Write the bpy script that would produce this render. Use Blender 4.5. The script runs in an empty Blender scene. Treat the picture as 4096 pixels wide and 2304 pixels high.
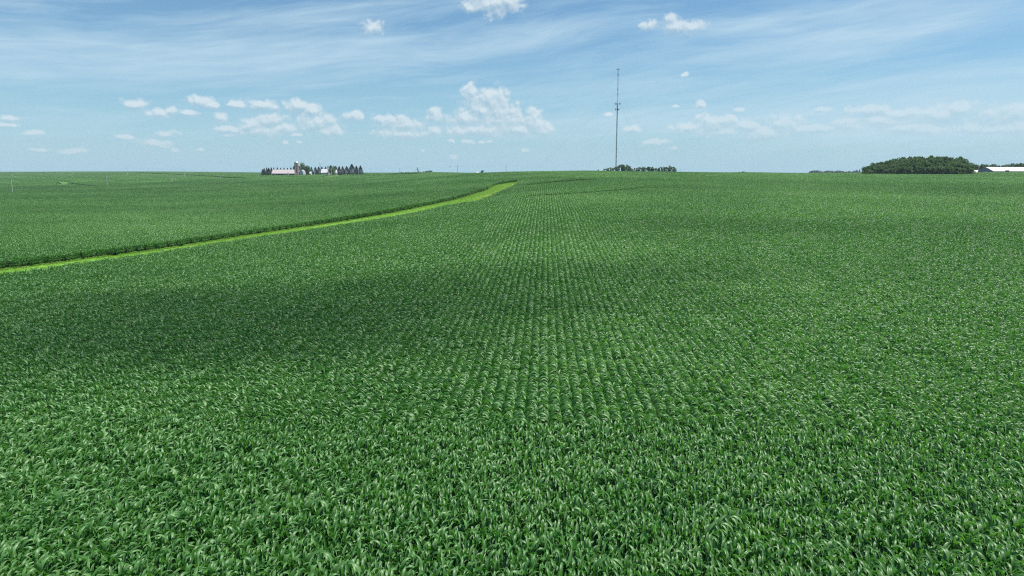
import bpy, math, random
import numpy as np
from mathutils import Vector, Matrix
random.seed(7)
rng = np.random.default_rng(11)
R = math.radians
S = bpy.context.scene
C = S.collection

# ------------------------------------------------------------------ camera
EYE = 17.0                      # metres above the ground under the drone
PITCH = R(9.32)                 # downward tilt
F = 2840.0                      # focal length in pixels of the 4096 px wide photograph
HC = 2.0                        # height of the corn
cam = bpy.data.cameras.new('camera'); camo = bpy.data.objects.new('camera', cam); C.objects.link(camo)
camo.location = (0, 0, EYE); camo.rotation_euler = (math.pi/2 - PITCH, 0, 0)
cam.sensor_width = 36.0; cam.lens = 36.0*F/4096.0
cam.clip_start = 0.5; cam.clip_end = 40000
S.camera = camo

# ------------------------------------------------------------------ light
SUN_EL, SUN_AZ = 62.0, 82.0     # azimuth measured clockwise from +Y
sun = bpy.data.lights.new('sun', 'SUN'); suno = bpy.data.objects.new('sun', sun); C.objects.link(suno)
sun.energy = 5.0; sun.angle = R(0.53); sun.color = (1.0, 0.965, 0.90)
sdir = Vector((math.cos(R(SUN_EL))*math.sin(R(SUN_AZ)), math.cos(R(SUN_EL))*math.cos(R(SUN_AZ)), math.sin(R(SUN_EL))))
suno.rotation_euler = (-sdir).to_track_quat('-Z', 'Y').to_euler()
suno.location = (0, 0, 200)
S.view_settings.view_transform = 'Standard'; S.view_settings.look = 'None'
S.view_settings.exposure = 0.34; S.view_settings.gamma = 1.0
cy = S.cycles
cy.max_bounces = 5; cy.diffuse_bounces = 2; cy.glossy_bounces = 2; cy.transmission_bounces = 3
cy.transparent_max_bounces = 32; cy.volume_bounces = 0
cy.sample_clamp_indirect = 6.0; cy.sample_clamp_direct = 4.0
cy.use_denoising = False
S.render.film_transparent = False
cy.pixel_filter_type = 'BLACKMAN_HARRIS'; cy.filter_width = 1.15

def pix_dir(x, y):
    a = (x-2048.0)/F; b = (1152.0-y)/F
    return np.array([a, math.cos(PITCH)+b*math.sin(PITCH), -math.sin(PITCH)+b*math.cos(PITCH)])
def at(x, y, Y):
    """the point seen at (x, y) of the photograph at forward distance Y"""
    d = pix_dir(x, y); t = Y/d[1]
    return Vector((d[0]*t, Y, EYE+d[2]*t))
def azel(x, y):
    d = pix_dir(x, y); d = d/np.linalg.norm(d)
    return math.degrees(math.atan2(d[0], d[1])), math.degrees(math.asin(d[2]))

# ------------------------------------------------------------------ node helpers
class NT:
    def __init__(s, tree): s.t = tree; s.n = tree.nodes; s.l = tree.links
    def new(s, typ, **kw):
        n = s.n.new(typ)
        for k, v in kw.items(): setattr(n, k, v)
        return n
    def put(s, sock, v):
        if hasattr(v, 'is_output'): s.l.new(v, sock)
        else:
            try: sock.default_value = v
            except Exception: sock.default_value = (v, v, v)
    def math(s, op, a, b=None, c=None, clamp=False):
        n = s.new('ShaderNodeMath', operation=op, use_clamp=clamp); s.put(n.inputs[0], a)
        if b is not None: s.put(n.inputs[1], b)
        if c is not None: s.put(n.inputs[2], c)
        return n.outputs[0]
    def vmath(s, op, a, b=None, c=None):
        n = s.new('ShaderNodeVectorMath', operation=op); s.put(n.inputs[0], a)
        if b is not None: s.put(n.inputs[1], b)
        if c is not None: s.put(n.inputs[2], c)
        return n.outputs['Value'] if op in ('LENGTH', 'DOT_PRODUCT') else n.outputs[0]
    def sep(s, v):
        n = s.new('ShaderNodeSeparateXYZ'); s.l.new(v, n.inputs[0]); return n.outputs
    def comb(s, x, y, z=0.0):
        n = s.new('ShaderNodeCombineXYZ')
        for i, v in enumerate((x, y, z)): s.put(n.inputs[i], v)
        return n.outputs[0]
    def noise(s, v, scale, detail=4, rough=0.5, dist=0.0, out='Fac', typ='FBM'):
        n = s.new('ShaderNodeTexNoise'); n.noise_dimensions = '3D'; n.noise_type = typ
        if v is not None: s.l.new(v, n.inputs['Vector'])
        s.put(n.inputs['Scale'], scale); s.put(n.inputs['Detail'], detail); s.put(n.inputs['Roughness'], rough)
        s.put(n.inputs['Distortion'], dist)
        return n.outputs[out]
    def maprange(s, v, a, b, c=0.0, d=1.0, smooth=True):
        n = s.new('ShaderNodeMapRange'); n.interpolation_type = 'SMOOTHSTEP' if smooth else 'LINEAR'; n.clamp = True
        s.put(n.inputs['Value'], v); s.put(n.inputs['From Min'], a); s.put(n.inputs['From Max'], b)
        s.put(n.inputs['To Min'], c); s.put(n.inputs['To Max'], d)
        return n.outputs['Result']
    def mix(s, f, a, b, blend='MIX'):
        n = s.new('ShaderNodeMix'); n.data_type = 'RGBA'; n.blend_type = blend
        s.put(n.inputs[0], f); s.put(n.inputs[6], a); s.put(n.inputs[7], b)
        return n.outputs[2]

# ------------------------------------------------------------------ sky
world = bpy.data.worlds.new("World"); S.world = world; world.use_nodes = True
world.cycles.sampling_method = 'MANUAL'; world.cycles.sample_map_resolution = 256
def build_sky():
    T = NT(world.node_tree); T.n.clear()
    out = T.new('ShaderNodeOutputWorld')
    sky = T.new('ShaderNodeTexSky'); sky.sky_type = 'NISHITA'; sky.sun_disc = False
    sky.sun_elevation = R(SUN_EL); sky.sun_rotation = R(SUN_AZ)
    sky.altitude = 300; sky.air_density = 1.0; sky.dust_density = 0.2; sky.ozone_density = 2.6
    bg = T.new('ShaderNodeBackground'); bg.inputs[1].default_value = SKY_STRENGTH
    T.l.new(T.mix(1.0, sky.outputs[0], (.84, 1.17, 1.30, 1), 'MULTIPLY'), bg.inputs[0])
    geo = T.new('ShaderNodeTexCoord')
    d = T.vmath('NORMALIZE', geo.outputs['Generated'])
    x, y, z = T.sep(d)
    az = T.math('MULTIPLY', T.math('ARCTAN2', x, y), 57.29578)
    el = T.math('MULTIPLY', T.math('ARCSINE', z), 57.29578)
    P = T.comb(az, el, 0.0)
    # --- cirrus: long thin streaks, slightly rising to the right
    ang = R(7.0); ca, sa = math.cos(ang), math.sin(ang)
    u = T.math('ADD', T.math('MULTIPLY', az, ca), T.math('MULTIPLY', el, sa))
    v = T.math('SUBTRACT', T.math('MULTIPLY', el, ca), T.math('MULTIPLY', az, sa))
    bend = T.noise(T.comb(T.math('MULTIPLY', az, .03), T.math('MULTIPLY', el, .06), 3.0), 1.0, 2, .5)
    v2 = T.math('ADD', v, T.math('MULTIPLY', T.math('SUBTRACT', bend, .5), 5.0))
    st1 = T.noise(T.comb(T.math('MULTIPLY', u, .055), T.math('MULTIPLY', v2, .50), 0.0), 1.0, 6, .58, .35)
    st2 = T.noise(T.comb(T.math('MULTIPLY', u, .20), T.math('MULTIPLY', v2, 1.7), 5.0), 1.0, 6, .62, .5)
    cov = 0.0
    for (px, py, w, h, a, k) in CIRRUS:
        aa, ee = azel(px, py); ww = w/F*57.3; hh = h/F*57.3; ca2, sa2 = math.cos(R(a)), math.sin(R(a))
        du = T.math('SUBTRACT', az, aa); dv = T.math('SUBTRACT', el, ee)
        p = T.math('MULTIPLY', T.math('ADD', T.math('MULTIPLY', du, ca2), T.math('MULTIPLY', dv, sa2)), 1/ww)
        q = T.math('MULTIPLY', T.math('SUBTRACT', T.math('MULTIPLY', dv, ca2), T.math('MULTIPLY', du, sa2)), 1/hh)
        g = T.math('EXPONENT', T.math('MULTIPLY', T.math('ADD', T.math('MULTIPLY', p, p), T.math('MULTIPLY', q, q)), -1.0))
        cov = T.math('ADD', cov, T.math('MULTIPLY', g, k))
    nn = T.math('ADD', T.math('MULTIPLY', T.math('SUBTRACT', st1, .5), 2.3), T.math('MULTIPLY', T.math('SUBTRACT', st2, .5), 1.5))
    cm = T.math('MULTIPLY', T.maprange(T.math('ADD', nn, T.math('MINIMUM', cov, 1.0)), 0.05, 1.35, 0, 1, False), 0.70)
    # horizon veil
    veil = T.math('MULTIPLY', T.math('EXPONENT', T.math('MULTIPLY', T.math('MAXIMUM', el, 0.0), -0.17)), 0.93)
    bgc = T.new('ShaderNodeBackground'); bgc.inputs[0].default_value = (0.44, 0.595, 0.69, 1); bgc.inputs[1].default_value = 1.0
    bgv = T.new('ShaderNodeBackground'); bgv.inputs[0].default_value = (0.320, 0.508, 0.625, 1); bgv.inputs[1].default_value = 1.0
    m0 = T.new('ShaderNodeMixShader'); T.put(m0.inputs[0], veil); T.l.new(bg.outputs[0], m0.inputs[1]); T.l.new(bgv.outputs[0], m0.inputs[2])
    m1 = T.new('ShaderNodeMixShader'); T.put(m1.inputs[0], cm); T.l.new(m0.outputs[0], m1.inputs[1]); T.l.new(bgc.outputs[0], m1.inputs[2])
    # --- cumulus: clusters of puffs, evaluated twice (here and a little towards the light) for shading
    g = bpy.data.node_groups.new('cumulus_density', 'ShaderNodeTree')
    g.interface.new_socket('P', in_out='INPUT', socket_type='NodeSocketVector')
    g.interface.new_socket('D', in_out='OUTPUT', socket_type='NodeSocketFloat')
    G = NT(g); gi = G.new('NodeGroupInput'); go = G.new('NodeGroupOutput')
    p = gi.outputs[0]
    w1 = G.vmath('SUBTRACT', G.noise(p, 1.1, 3, .5, 0, 'Color'), (.5, .5, .5))
    pw = G.vmath('ADD', p, G.vmath('MULTIPLY', w1, (.65, .40, 0)))
    acc = None
    for (px, py, w, h) in CUMULUS:
        k_ = 1.0 if h > 14 else .80; w *= 1.30*k_; h *= 1.40*k_; aa, ee = azel(px, py); rx = F/57.3/w; ry = F/57.3/h
        q = G.vmath('MULTIPLY_ADD', pw, (rx, ry, 0), (-aa*rx, -ee*ry, 0))
        ln = G.vmath('LENGTH', q)
        if acc is None: acc = ln
        else:
            mn = G.new('ShaderNodeMath', operation='SMOOTH_MIN'); G.l.new(acc, mn.inputs[0]); G.l.new(ln, mn.inputs[1]); mn.inputs[2].default_value = .35
            acc = mn.outputs[0]
    vor = G.new('ShaderNodeTexVoronoi'); vor.feature = 'SMOOTH_F1'; vor.inputs['Scale'].default_value = 1.15
    vor.inputs['Detail'].default_value = 3; vor.inputs['Roughness'].default_value = .5; vor.inputs['Smoothness'].default_value = .6
    G.l.new(G.vmath('ADD', pw, (0, 0, 1.3)), vor.inputs['Vector'])
    n3 = G.noise(pw, 2.2, 6, .58)
    D = G.math('SUBTRACT', 1.22, acc)
    D = G.math('ADD', D, G.math('MULTIPLY', G.math('SUBTRACT', .42, vor.outputs['Distance']), .62))
    D = G.math('ADD', D, G.math('MULTIPLY', G.math('SUBTRACT', n3, .5), .42))
    G.l.new(D, go.inputs[0])
    def dens(P_):
        n = T.new('ShaderNodeGroup'); n.node_tree = g; T.l.new(P_, n.inputs[0]); return n.outputs[0]
    d0 = dens(P); d1 = dens(T.vmath('ADD', P, (0.10, 0.26, 0)))
    mask = T.maprange(d0, -0.02, 0.50, 0, 1)
    fade = T.maprange(el, 0.2, 5.5, 0.42, 0.86)
    lit = T.maprange(T.math('SUBTRACT', d0, d1), -0.34, 0.30, 0, 1, False)
    mask = T.math('MULTIPLY', T.math('MULTIPLY', mask, fade), T.math('MULTIPLY', T.maprange(lit, 0.0, 1.0, .62, 1.0, False), T.maprange(az, 6.0, 26.0, 1.0, .62)))
    colr = T.mix(lit, (0.33, 0.455, 0.54, 1), (0.58, 0.66, 0.70, 1))
    bgk = T.new('ShaderNodeBackground'); T.l.new(colr, bgk.inputs[0]); bgk.inputs[1].default_value = 1.0
    m2 = T.new('ShaderNodeMixShader'); T.put(m2.inputs[0], mask); T.l.new(m1.outputs[0], m2.inputs[1]); T.l.new(bgk.outputs[0], m2.inputs[2])
    # outside the quarter of the sky that has the cloud field: plain sky
    inside = T.math('MULTIPLY', T.math('LESS_THAN', T.math('ABSOLUTE', az), 55.0), T.math('MULTIPLY', T.math('LESS_THAN', el, 24.0), T.math('GREATER_THAN', el, -1.0)))
    m3 = T.new('ShaderNodeMixShader'); T.put(m3.inputs[0], inside); T.l.new(bg.outputs[0], m3.inputs[1]); T.l.new(m2.outputs[0], m3.inputs[2])
    T.l.new(m3.outputs[0], out.inputs[0])
SKY_STRENGTH = 0.068
CIRRUS = [  # x, y, half width, half height, tilt, weight (directions read off the photograph)
    (250, 250, 650, 70, 2, .75), (900, 235, 700, 75, 6, .75), (1650, 185, 700, 75, 8, .80), (2300, 130, 600, 60, 6, .50),
    (150, 30, 450, 40, 3, .50), (1150, 60, 500, 35, 7, .50), (1800, 20, 700, 30, 6, .35), (700, 130, 500, 60, 6, .25),
    (2900, 190, 800, 70, 9, .55), (3500, 120, 600, 70, 9, .45), (3200, 60, 500, 40, 8, .35), (3900, 60, 500, 50, 8, .5),
    (2650, 350, 500, 45, 3, .45), (3400, 380, 900, 60, 4, .45), (3950, 310, 500, 40, 2, .85), (3700, 430, 900, 70, 2, .60),
    (3300, 480, 900, 70, 0, .85), (3900, 480, 500, 90, 0, .95), (700, 500, 900, 40, 0, .12), (2300, 490, 600, 40, 1, .30),
    (100, 165, 250, 25, 3, .55), (3450, 215, 200, 22, 3, .45), (3050, 75, 260, 30, 6, .45)]
CUMULUS = [  # x, y, half width, half height
    (1960, 20, 95, 40), (2040, 10, 60, 42), (1890, 30, 40, 24), (1495, 108, 42, 30), (2600, 98, 34, 18), (2685, 78, 28, 22), (2700, 108, 70, 24), (2770, 108, 48, 24),
    (542, 418, 46, 20), (640, 452, 50, 18), (690, 440, 26, 16), (805, 405, 48, 20), (850, 420, 34, 16), (760, 450, 50, 14), (885, 465, 36, 20),
    (955, 420, 40, 18), (1050, 420, 72, 24), (1010, 500, 60, 26), (1090, 480, 60, 24), (1130, 515, 60, 26), (1050, 525, 90, 22), (1195, 425, 52, 28), (1250, 440, 44, 28), (1270, 490, 90, 44), (1330, 530, 50, 24), (1180, 540, 40, 14),
    (1420, 465, 44, 20), (905, 520, 50, 16), (905, 540, 50, 12), (665, 535, 42, 16), (620, 570, 50, 16), (655, 585, 26, 12), (495, 548, 34, 10), (130, 532, 44, 12), (160, 598, 38, 10), (285, 602, 66, 12), (20, 498, 44, 12), (25, 470, 44, 12), (805, 600, 22, 9), (700, 602, 18, 8),
    (1545, 490, 60, 30), (1620, 500, 90, 36), (1600, 535, 120, 22), (1740, 520, 30, 24), (1745, 460, 34, 30), (1885, 372, 46, 38), (1950, 400, 84, 44), (1990, 380, 40, 30), (1930, 440, 80, 50), (1990, 460, 90, 60), (1860, 470, 70, 36), (2050, 480, 70, 44), (1850, 520, 80, 24), (2130, 490, 66, 52), (2060, 520, 120, 28), (2170, 520, 50, 34), (1960, 520, 120, 26),
    (1800, 560, 20, 10), (1870, 565, 36, 12), (1960, 562, 20, 9), (1815, 628, 24, 14), (1925, 565, 16, 8), (2100, 600, 24, 10), (1200, 568, 16, 8), (1140, 570, 16, 8), (1690, 600, 14, 8),
    (2435, 455, 22, 12), (2535, 518, 36, 16), (2620, 570, 50, 16), (2655, 565, 26, 12), (2795, 420, 22, 16), (2700, 427, 22, 8), (2738, 300, 16, 12), (2697, 593, 20, 10),
    (2760, 510, 70, 22), (2840, 500, 70, 40), (2900, 480, 60, 20), (2730, 525, 30, 12), (2990, 505, 70, 26), (3060, 530, 100, 34), (3020, 545, 50, 14), (3130, 500, 90, 30), (3285, 438, 34, 12), (3400, 500, 70, 26), (3470, 440, 70, 20), (3520, 480, 90, 24), (3700, 520, 90, 22), (3760, 460, 120, 34), (3850, 440, 60, 30), (3950, 470, 90, 32), (3990, 515, 60, 22), (2955, 440, 30, 10),
    (3300, 515, 80, 18), (3210, 520, 60, 18), (3600, 455, 90, 18), (3620, 510, 80, 16), (3900, 510, 80, 22), (4060, 450, 60, 30), (4080, 510, 60, 22), (2880, 530, 80, 16), (900, 540, 30, 10)]
build_sky()

# ------------------------------------------------------------------ terrain
XCOL = np.array([-900, 0, 450, 700, 900, 1250, 1500, 1800, 1950, 2050, 2200, 2450, 2700, 2900, 3200, 3600, 4096, 5000], float)
YK = np.array([0, 60, 100, 145, 200, 300, 400, 550, 700, 850, 1150, 1500, 2000, 2600, 4000, 9000], float)
ZC = np.array([   # height of the corn tops relative to the camera
 [-15,-15,-15.2,-15.5,-16,-16.8,-17,-16.6,-15.2,-13.2,-9.5,-7.5,-3.0,-0.3,-7,-40],
 [-15,-15,-15.2,-15.5,-16,-16.8,-17,-16.6,-15.2,-13.2,-9.5,-7.5,-3.2,-0.8,-7,-40],
 [-15,-15,-15.2,-15.5,-16,-16.7,-16.8,-16.4,-15.0,-12.9,-8.6,-5.5,-1.2,0.8,-7,-40],
 [-15,-15,-15.2,-15.4,-15.9,-16.4,-16.4,-15.7,-14.2,-12.0,-8.0,-4.8,-1.0,0.7,-7,-40],
 [-15,-15,-15.2,-15.3,-15.6,-16,-15.8,-14.6,-12.8,-10.8,-7.6,-5.6,-3.0,-1.6,-8,-40],
 [-15,-15,-15,-14.8,-14.8,-15,-14.6,-13.2,-11.4,-9.6,-3.6,-2.6,-3.8,-5,-9,-40],
 [-15,-15,-14.6,-14,-13.6,-13.2,-12.5,-11,-9.2,-7.4,-4.6,-2.8,-3.4,-4.5,-9,-40],
 [-15,-15,-14,-12.8,-11.9,-10.5,-8.6,-5.7,-3.5,-2.6,-2.2,-1.8,-3,-5,-9,-40],
 [-15,-15,-13.7,-12.0,-10.6,-8.6,-6.7,-4.1,-1.4,-1.0,-2.0,-3,-4,-5,-9,-40],
 [-15,-15,-13.5,-11.4,-9.6,-7.3,-5.3,-2.9,0.4,0.1,-2,-4,-6,-7,-9,-40],
 [-15,-14.9,-13.3,-11,-9.2,-6.3,-4.3,-2.0,0.9,0.7,-3,-5,-6,-7,-9,-40],
 [-15,-14.9,-13.3,-11,-9.2,-6.3,-4.4,-1.9,1.1,0.6,-3,-5,-6,-7,-9,-40],
 [-15,-14.9,-13.4,-11.2,-9.3,-6.5,-4.6,-2.2,0.0,-0.8,-3,-5,-6,-7,-9,-40],
 [-15,-14.9,-13.4,-11.3,-9.4,-6.8,-4.8,-2.5,-0.9,-1.5,-3.2,-5,-6,-7,-9,-40],
 [-15,-14.9,-13.5,-11.5,-9.6,-7.0,-5.0,-2.7,-1.2,-1.7,-3.2,-5,-6,-7,-9,-40],
 [-15,-14.9,-13.5,-11.5,-9.6,-7.0,-5.0,-2.5,-1.0,-1.5,-3,-5,-6,-7,-9,-40],
 [-15,-14.9,-13.5,-11.5,-9.6,-7.0,-4.8,-2.0,-0.2,-0.6,-2,-4,-6,-7,-9,-40],
 [-15,-14.9,-13.5,-11.5,-9.6,-7.0,-4.8,-2.0,-0.2,-0.6,-2,-4,-6,-7,-9,-40]], float)
UG = np.linspace(-1.1, 1.1, 221)
LG = np.linspace(0, math.log(9000/40.0+1), 260)
YG = 40.0*(np.exp(LG)-1)
def build_grid():
    ucol = (XCOL-2048.0)/F*1.0
    ucol = ucol/math.cos(PITCH)*0.99
    rows = np.array([np.interp(YG, YK, z) for z in ZC])
    g = np.array([np.interp(UG, ucol, rows[:, j]) for j in range(len(YG))]).T
    def sm(a, k, ax):
        ker = np.exp(-0.5*(np.arange(-3*k, 3*k+1)/k)**2); ker /= ker.sum()
        pad = [(0, 0), (0, 0)]; pad[ax] = (3*k, 3*k)
        b = np.pad(a, pad, mode='edge')
        return np.apply_along_axis(lambda r: np.convolve(r, ker, 'valid'), ax, b)
    g = sm(g, 4, 0); g = sm(g, 3, 1)
    return g
GRID = build_grid()
def base_h(X, Y):
    X = np.asarray(X, float); Y = np.asarray(Y, float)
    Yc = np.clip(Y, 0, 8999); u = np.clip(X/np.maximum(np.abs(Yc), 45.0), -1.099, 1.099)
    fi = (u+1.1)/2.2*(len(UG)-1); i = np.clip(fi.astype(int), 0, len(UG)-2); a = fi-i
    fj = np.log(Yc/40.0+1)/LG[-1]*(len(LG)-1); j = np.clip(fj.astype(int), 0, len(LG)-2); b = fj-j
    z = (GRID[i, j]*(1-a)*(1-b)+GRID[i+1, j]*a*(1-b)+GRID[i, j+1]*(1-a)*b+GRID[i+1, j+1]*a*b)
    r = np.hypot(X, Y)
    und = 0.16*np.sin(X*.031+1.0)*np.sin(Y*.027+.6)+0.12*np.sin(X*.067-Y*.021)+.10*np.sin(Y*.083+X*.012)
    return EYE+z-HC+und*np.clip((r-20)/80, 0, 1)*np.clip((2500-r)/1800, 0, 1)
TERR = []      # terraces: (xs, ys, rise, decay, x fade)
def ground(X, Y):
    z = base_h(X, Y); X = np.asarray(X, float); Y = np.asarray(Y, float)
    for xs, ys, rise, dec, slope in TERR:
        f = np.interp(X, xs, ys); s = (Y-f)*slope
        fade = np.clip((X-xs[0])/15+.2, 0, 1)*np.clip((xs[-1]-X)/25, 0, 1)
        z = z+rise*fade*np.where(s > 0, np.clip(s/2.0, 0, 1)*np.exp(-np.maximum(s, 0)/dec), 0)
    return z
def hit(x, y, h=0.0, fn=None):
    """where the sight line through (x, y) meets the ground raised by h"""
    fn = fn or ground
    d = pix_dir(x, y); Ys = np.exp(np.linspace(math.log(15), math.log(5000), 6000))
    t = Ys/d[1]; gz = fn(d[0]*t, Ys)+h; rz = EYE+d[2]*t
    k = np.argmax(rz < gz) if np.any(rz < gz) else len(Ys)-1
    return d[0]*t[k], Ys[k], gz[k]-h
def line(pts, h):
    a = np.array([hit(px, py, h)[:2] for px, py in pts]); o = np.argsort(a[:, 0]); a = a[o]
    return a[:, 0], a[:, 1]
T1 = line([(2096, 722), (2150, 718), (2230, 712), (2290, 709)], HC-.3)
T2 = line([(2080, 744), (2143, 739), (2172, 734), (2225, 729), (2271, 726), (2350, 721), (2413, 716), (2470, 713)], HC-.3)
T3 = line([(2010, 794), (2050, 792), (2120, 786), (2166, 783), (2225, 779), (2283, 776), (2346, 772), (2444, 765), (2514, 759), (2587, 752), (2696, 749), (2760, 747)], HC-.3)
L1 = line([(1540, 699), (1600, 697), (1733, 693), (1850, 690)], HC-.3)
L2 = line([(540, 691), (568, 692), (655, 696), (723, 700), (820, 705), (908, 711), (976, 713), (1010, 713)], HC-.3)
L3 = line([(205, 732), (222, 729), (240, 726.5), (262, 725), (284, 724.5), (296, 725.5)], HC-.3)
L4 = line([(274, 733), (290, 736), (320, 739.5), (350, 742), (385, 744)], HC-.3)
for (xs, ys), rise, dec in ((T1, .8, 40), (T2, .9, 40), (T3, .6, 30), (L1, 1.2, 80), (L2, 1.3, 80), (L3, 3.0, 60), (L4, 1.2, 60)):
    sl = abs((ys[-1]-ys[0])/max(1e-3, xs[-1]-xs[0])); TERR.append((xs, ys, rise, dec, 1/math.sqrt(1+sl*sl)))
# the grass waterway: far edge on the ground, near edge under the tops of the near corn
SF = [(0, 1082), (105, 1070), (349, 1035), (524, 1016), (698, 991), (873, 962), (1177, 915), (1400, 882), (1551, 857), (1710, 824), (1849, 793), (1943, 763), (1980, 742), (2030, 733), (2078, 727)]
SN = [(0, 1094), (87, 1091), (349, 1048), (524, 1027), (698, 1000), (900, 970), (1177, 926), (1400, 893), (1621, 858), (1733, 835), (1803, 818), (1908, 805), (1966, 782), (2036, 751), (2070, 731)]
sf = np.array([hit(x, y, 0.05, base_h)[:2] for x, y in SF]); sn = np.array([hit(x, y, HC-.32, base_h)[:2] for x, y in SN])
def ext(a, n=2):
    d = (a[0]-a[n])/np.linalg.norm(a[0]-a[n]); return np.vstack([a[0]+d*160, a])
sf = ext(sf); sn = ext(sn)
def rs(a, n=260):
    s = np.concatenate([[0], np.cumsum(np.linalg.norm(np.diff(a, axis=0), axis=1))]); t = np.linspace(0, s[-1], n)
    return np.stack([np.interp(t, s, a[:, 0]), np.interp(t, s, a[:, 1])], 1)
sf = rs(sf); sn = rs(sn)
def sm1(a, k=4):
    ker = np.ones(2*k+1)/(2*k+1); b = np.pad(a, ((k, k), (0, 0)), mode='edge')
    return np.stack([np.convolve(b[:, i], ker, 'valid') for i in (0, 1)], 1)
sf = sm1(sf); sn = sm1(sn)
print('strip far', sf[::40].round(0).tolist(), 'near', sn[::40].round(0).tolist())
STRIP = np.vstack([sf, sn[::-1]])
HOLE = np.array([hit(x, y, h)[:2] for x, y, h in ((223, 735, HC), (240, 738, HC), (268, 738, HC), (272, 734, 0.1), (280, 728, 0.1), (255, 727.5, 0.1), (232, 730, .1))])
YARD = np.array([hit(x, y, h)[:2] for x, y, h in ((1277, 706.5, HC), (1325, 706.5, HC), (1356, 702, HC), (1372, 700, HC), (1366, 700, 0.0), (1335, 702.5, 0.0), (1305, 704.5, 0.0))])
def inside(poly, X, Y):
    res = np.zeros(X.shape, bool); x0, y0 = poly[-1]
    for x1, y1 in poly:
        c = ((y0 > Y) != (y1 > Y)); xi = (x1-x0)*(Y-y0)/((y1-y0) if y1 != y0 else 1e-9)+x0
        res ^= c & (X < xi); x0, y0 = x1, y1
    return res
FARM_C = hit(1250, 690, 0)[:2]
def farm_zone(X, Y): # the farmyard: no corn between the buildings
    a = at(1045, 690, 1150).x; b = at(1462, 690, 1150).x
    return (X > a) & (X < b) & (Y > 1128) & (Y < 1260)
def barn_zone(X, Y):
    return (X > at(3860, 690, 850).x) & (Y > 800) & (Y < 1000)
def corn_ok(X, Y):
    ok = ~inside(STRIP, X, Y) & ~inside(HOLE, X, Y) & ~inside(YARD, X, Y) & ~farm_zone(X, Y) & ~barn_zone(X, Y)
    for k, (xs, ys, rise, dec, sl) in enumerate(TERR):
        w = (1.4, 1.4, 1.2, 3.0, 2.4, 3.0, 1.6)[k]
        s = (Y-np.interp(X, xs, ys))*sl
        ok &= ~((X > xs[0]) & (X < xs[-1]) & (s > -w*.3) & (s < w))
    return ok
def side(X, Y):
    """0 main field, 1 field left of the waterway, 2 fields beyond the road"""
    lf = Y > np.interp(X, sf[:, 0], sf[:, 1]); left = lf & (X < sf[-1, 0]+np.maximum(0, (Y-sf[-1, 1])*.047))
    far = left & ((Y > 1165) | ((X > L2[0][0]) & (X < L2[0][-1]) & (Y > np.interp(X, *L2))) | ((X > L1[0][0]) & (X < L1[0][-1]) & (Y > np.interp(X, *L1))))
    return np.where(far, 2, np.where(left, 1, 0))

# ------------------------------------------------------------------ object helpers
def tag(o, label=None, cat=None, group=None, kind=None):
    if label: o['label'] = label
    if cat: o['category'] = cat
    if group: o['group'] = group
    if kind: o['kind'] = kind
    return o
def empty(name, loc, rz=0.0):
    o = bpy.data.objects.new(name, None); C.objects.link(o); o.location = loc; o.rotation_euler = (0, 0, rz); o.empty_display_size = .5
    return o
def mesh_from(name, V, Fc, smooth=False):
    m = bpy.data.meshes.new(name)
    V = np.asarray(V, float)
    m.from_pydata([tuple(v) for v in V], [], [tuple(int(i) for i in f) for f in Fc]); m.update()
    if smooth: m.polygons.foreach_set('use_smooth', [True]*len(m.polygons))
    return m
class MB:
    def __init__(s): s.V = []; s.F = []
    def add(s, v, f):
        k = len(s.V); s.V += [tuple(p) for p in v]; s.F += [tuple(k+i for i in q) for q in f]; return s
    def box(s, c, d, rz=0.0):
        cx, cy_, cz = c; x, y, z = d[0]/2, d[1]/2, d[2]/2; cr, sr = math.cos(rz), math.sin(rz)
        pts = []
        for dz in (-z, z):
            for dx, dy in ((-x, -y), (x, -y), (x, y), (-x, y)):
                pts.append((cx+dx*cr-dy*sr, cy_+dx*sr+dy*cr, cz+dz))
        return s.add(pts, [(0, 3, 2, 1), (4, 5, 6, 7), (0, 1, 5, 4), (1, 2, 6, 5), (2, 3, 7, 6), (3, 0, 4, 7)])
    def tube(s, p, q, r0, r1=None, n=8):
        r1 = r0 if r1 is None else r1
        p = Vector(p); q = Vector(q); d = (q-p).normalized(); a = d.orthogonal().normalized(); b = d.cross(a)
        pts = []
        for c, r in ((p, r0), (q, r1)):
            for k in range(n):
                t = 2*math.pi*k/n; pts.append(c+a*(r*math.cos(t))+b*(r*math.sin(t)))
        fs = [(k, (k+1) % n, n+(k+1) % n, n+k) for k in range(n)]+[tuple(range(n-1, -1, -1)), tuple(range(n, 2*n))]
        return s.add(pts, fs)
    def lathe(s, c, prof, n=24):
        cx, cy_, cz = c; pts = []
        for r, z in prof:
            for k in range(n):
                t = 2*math.pi*k/n; pts.append((cx+r*math.cos(t), cy_+r*math.sin(t), cz+z))
        fs = []
        for i in range(len(prof)-1):
            for k in range(n):
                a = i*n+k; b = i*n+(k+1) % n; fs.append((a, b, b+n, a+n))
        fs.append(tuple(range(n-1, -1, -1))); fs.append(tuple((len(prof)-1)*n+k for k in range(n)))
        return s.add(pts, fs)
    def build(s, name, m, parent=None, smooth=False):
        me = mesh_from(name, s.V, s.F, smooth); o = bpy.data.objects.new(name, me); C.objects.link(o)
        me.materials.append(m)
        if parent: o.parent = parent
        return o
def copy_tree(o, parent=None):
    c = o.copy(); C.objects.link(c)
    if parent is not None: c.parent = parent
    for ch in list(o.children): copy_tree(ch, c)
    return c

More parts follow.
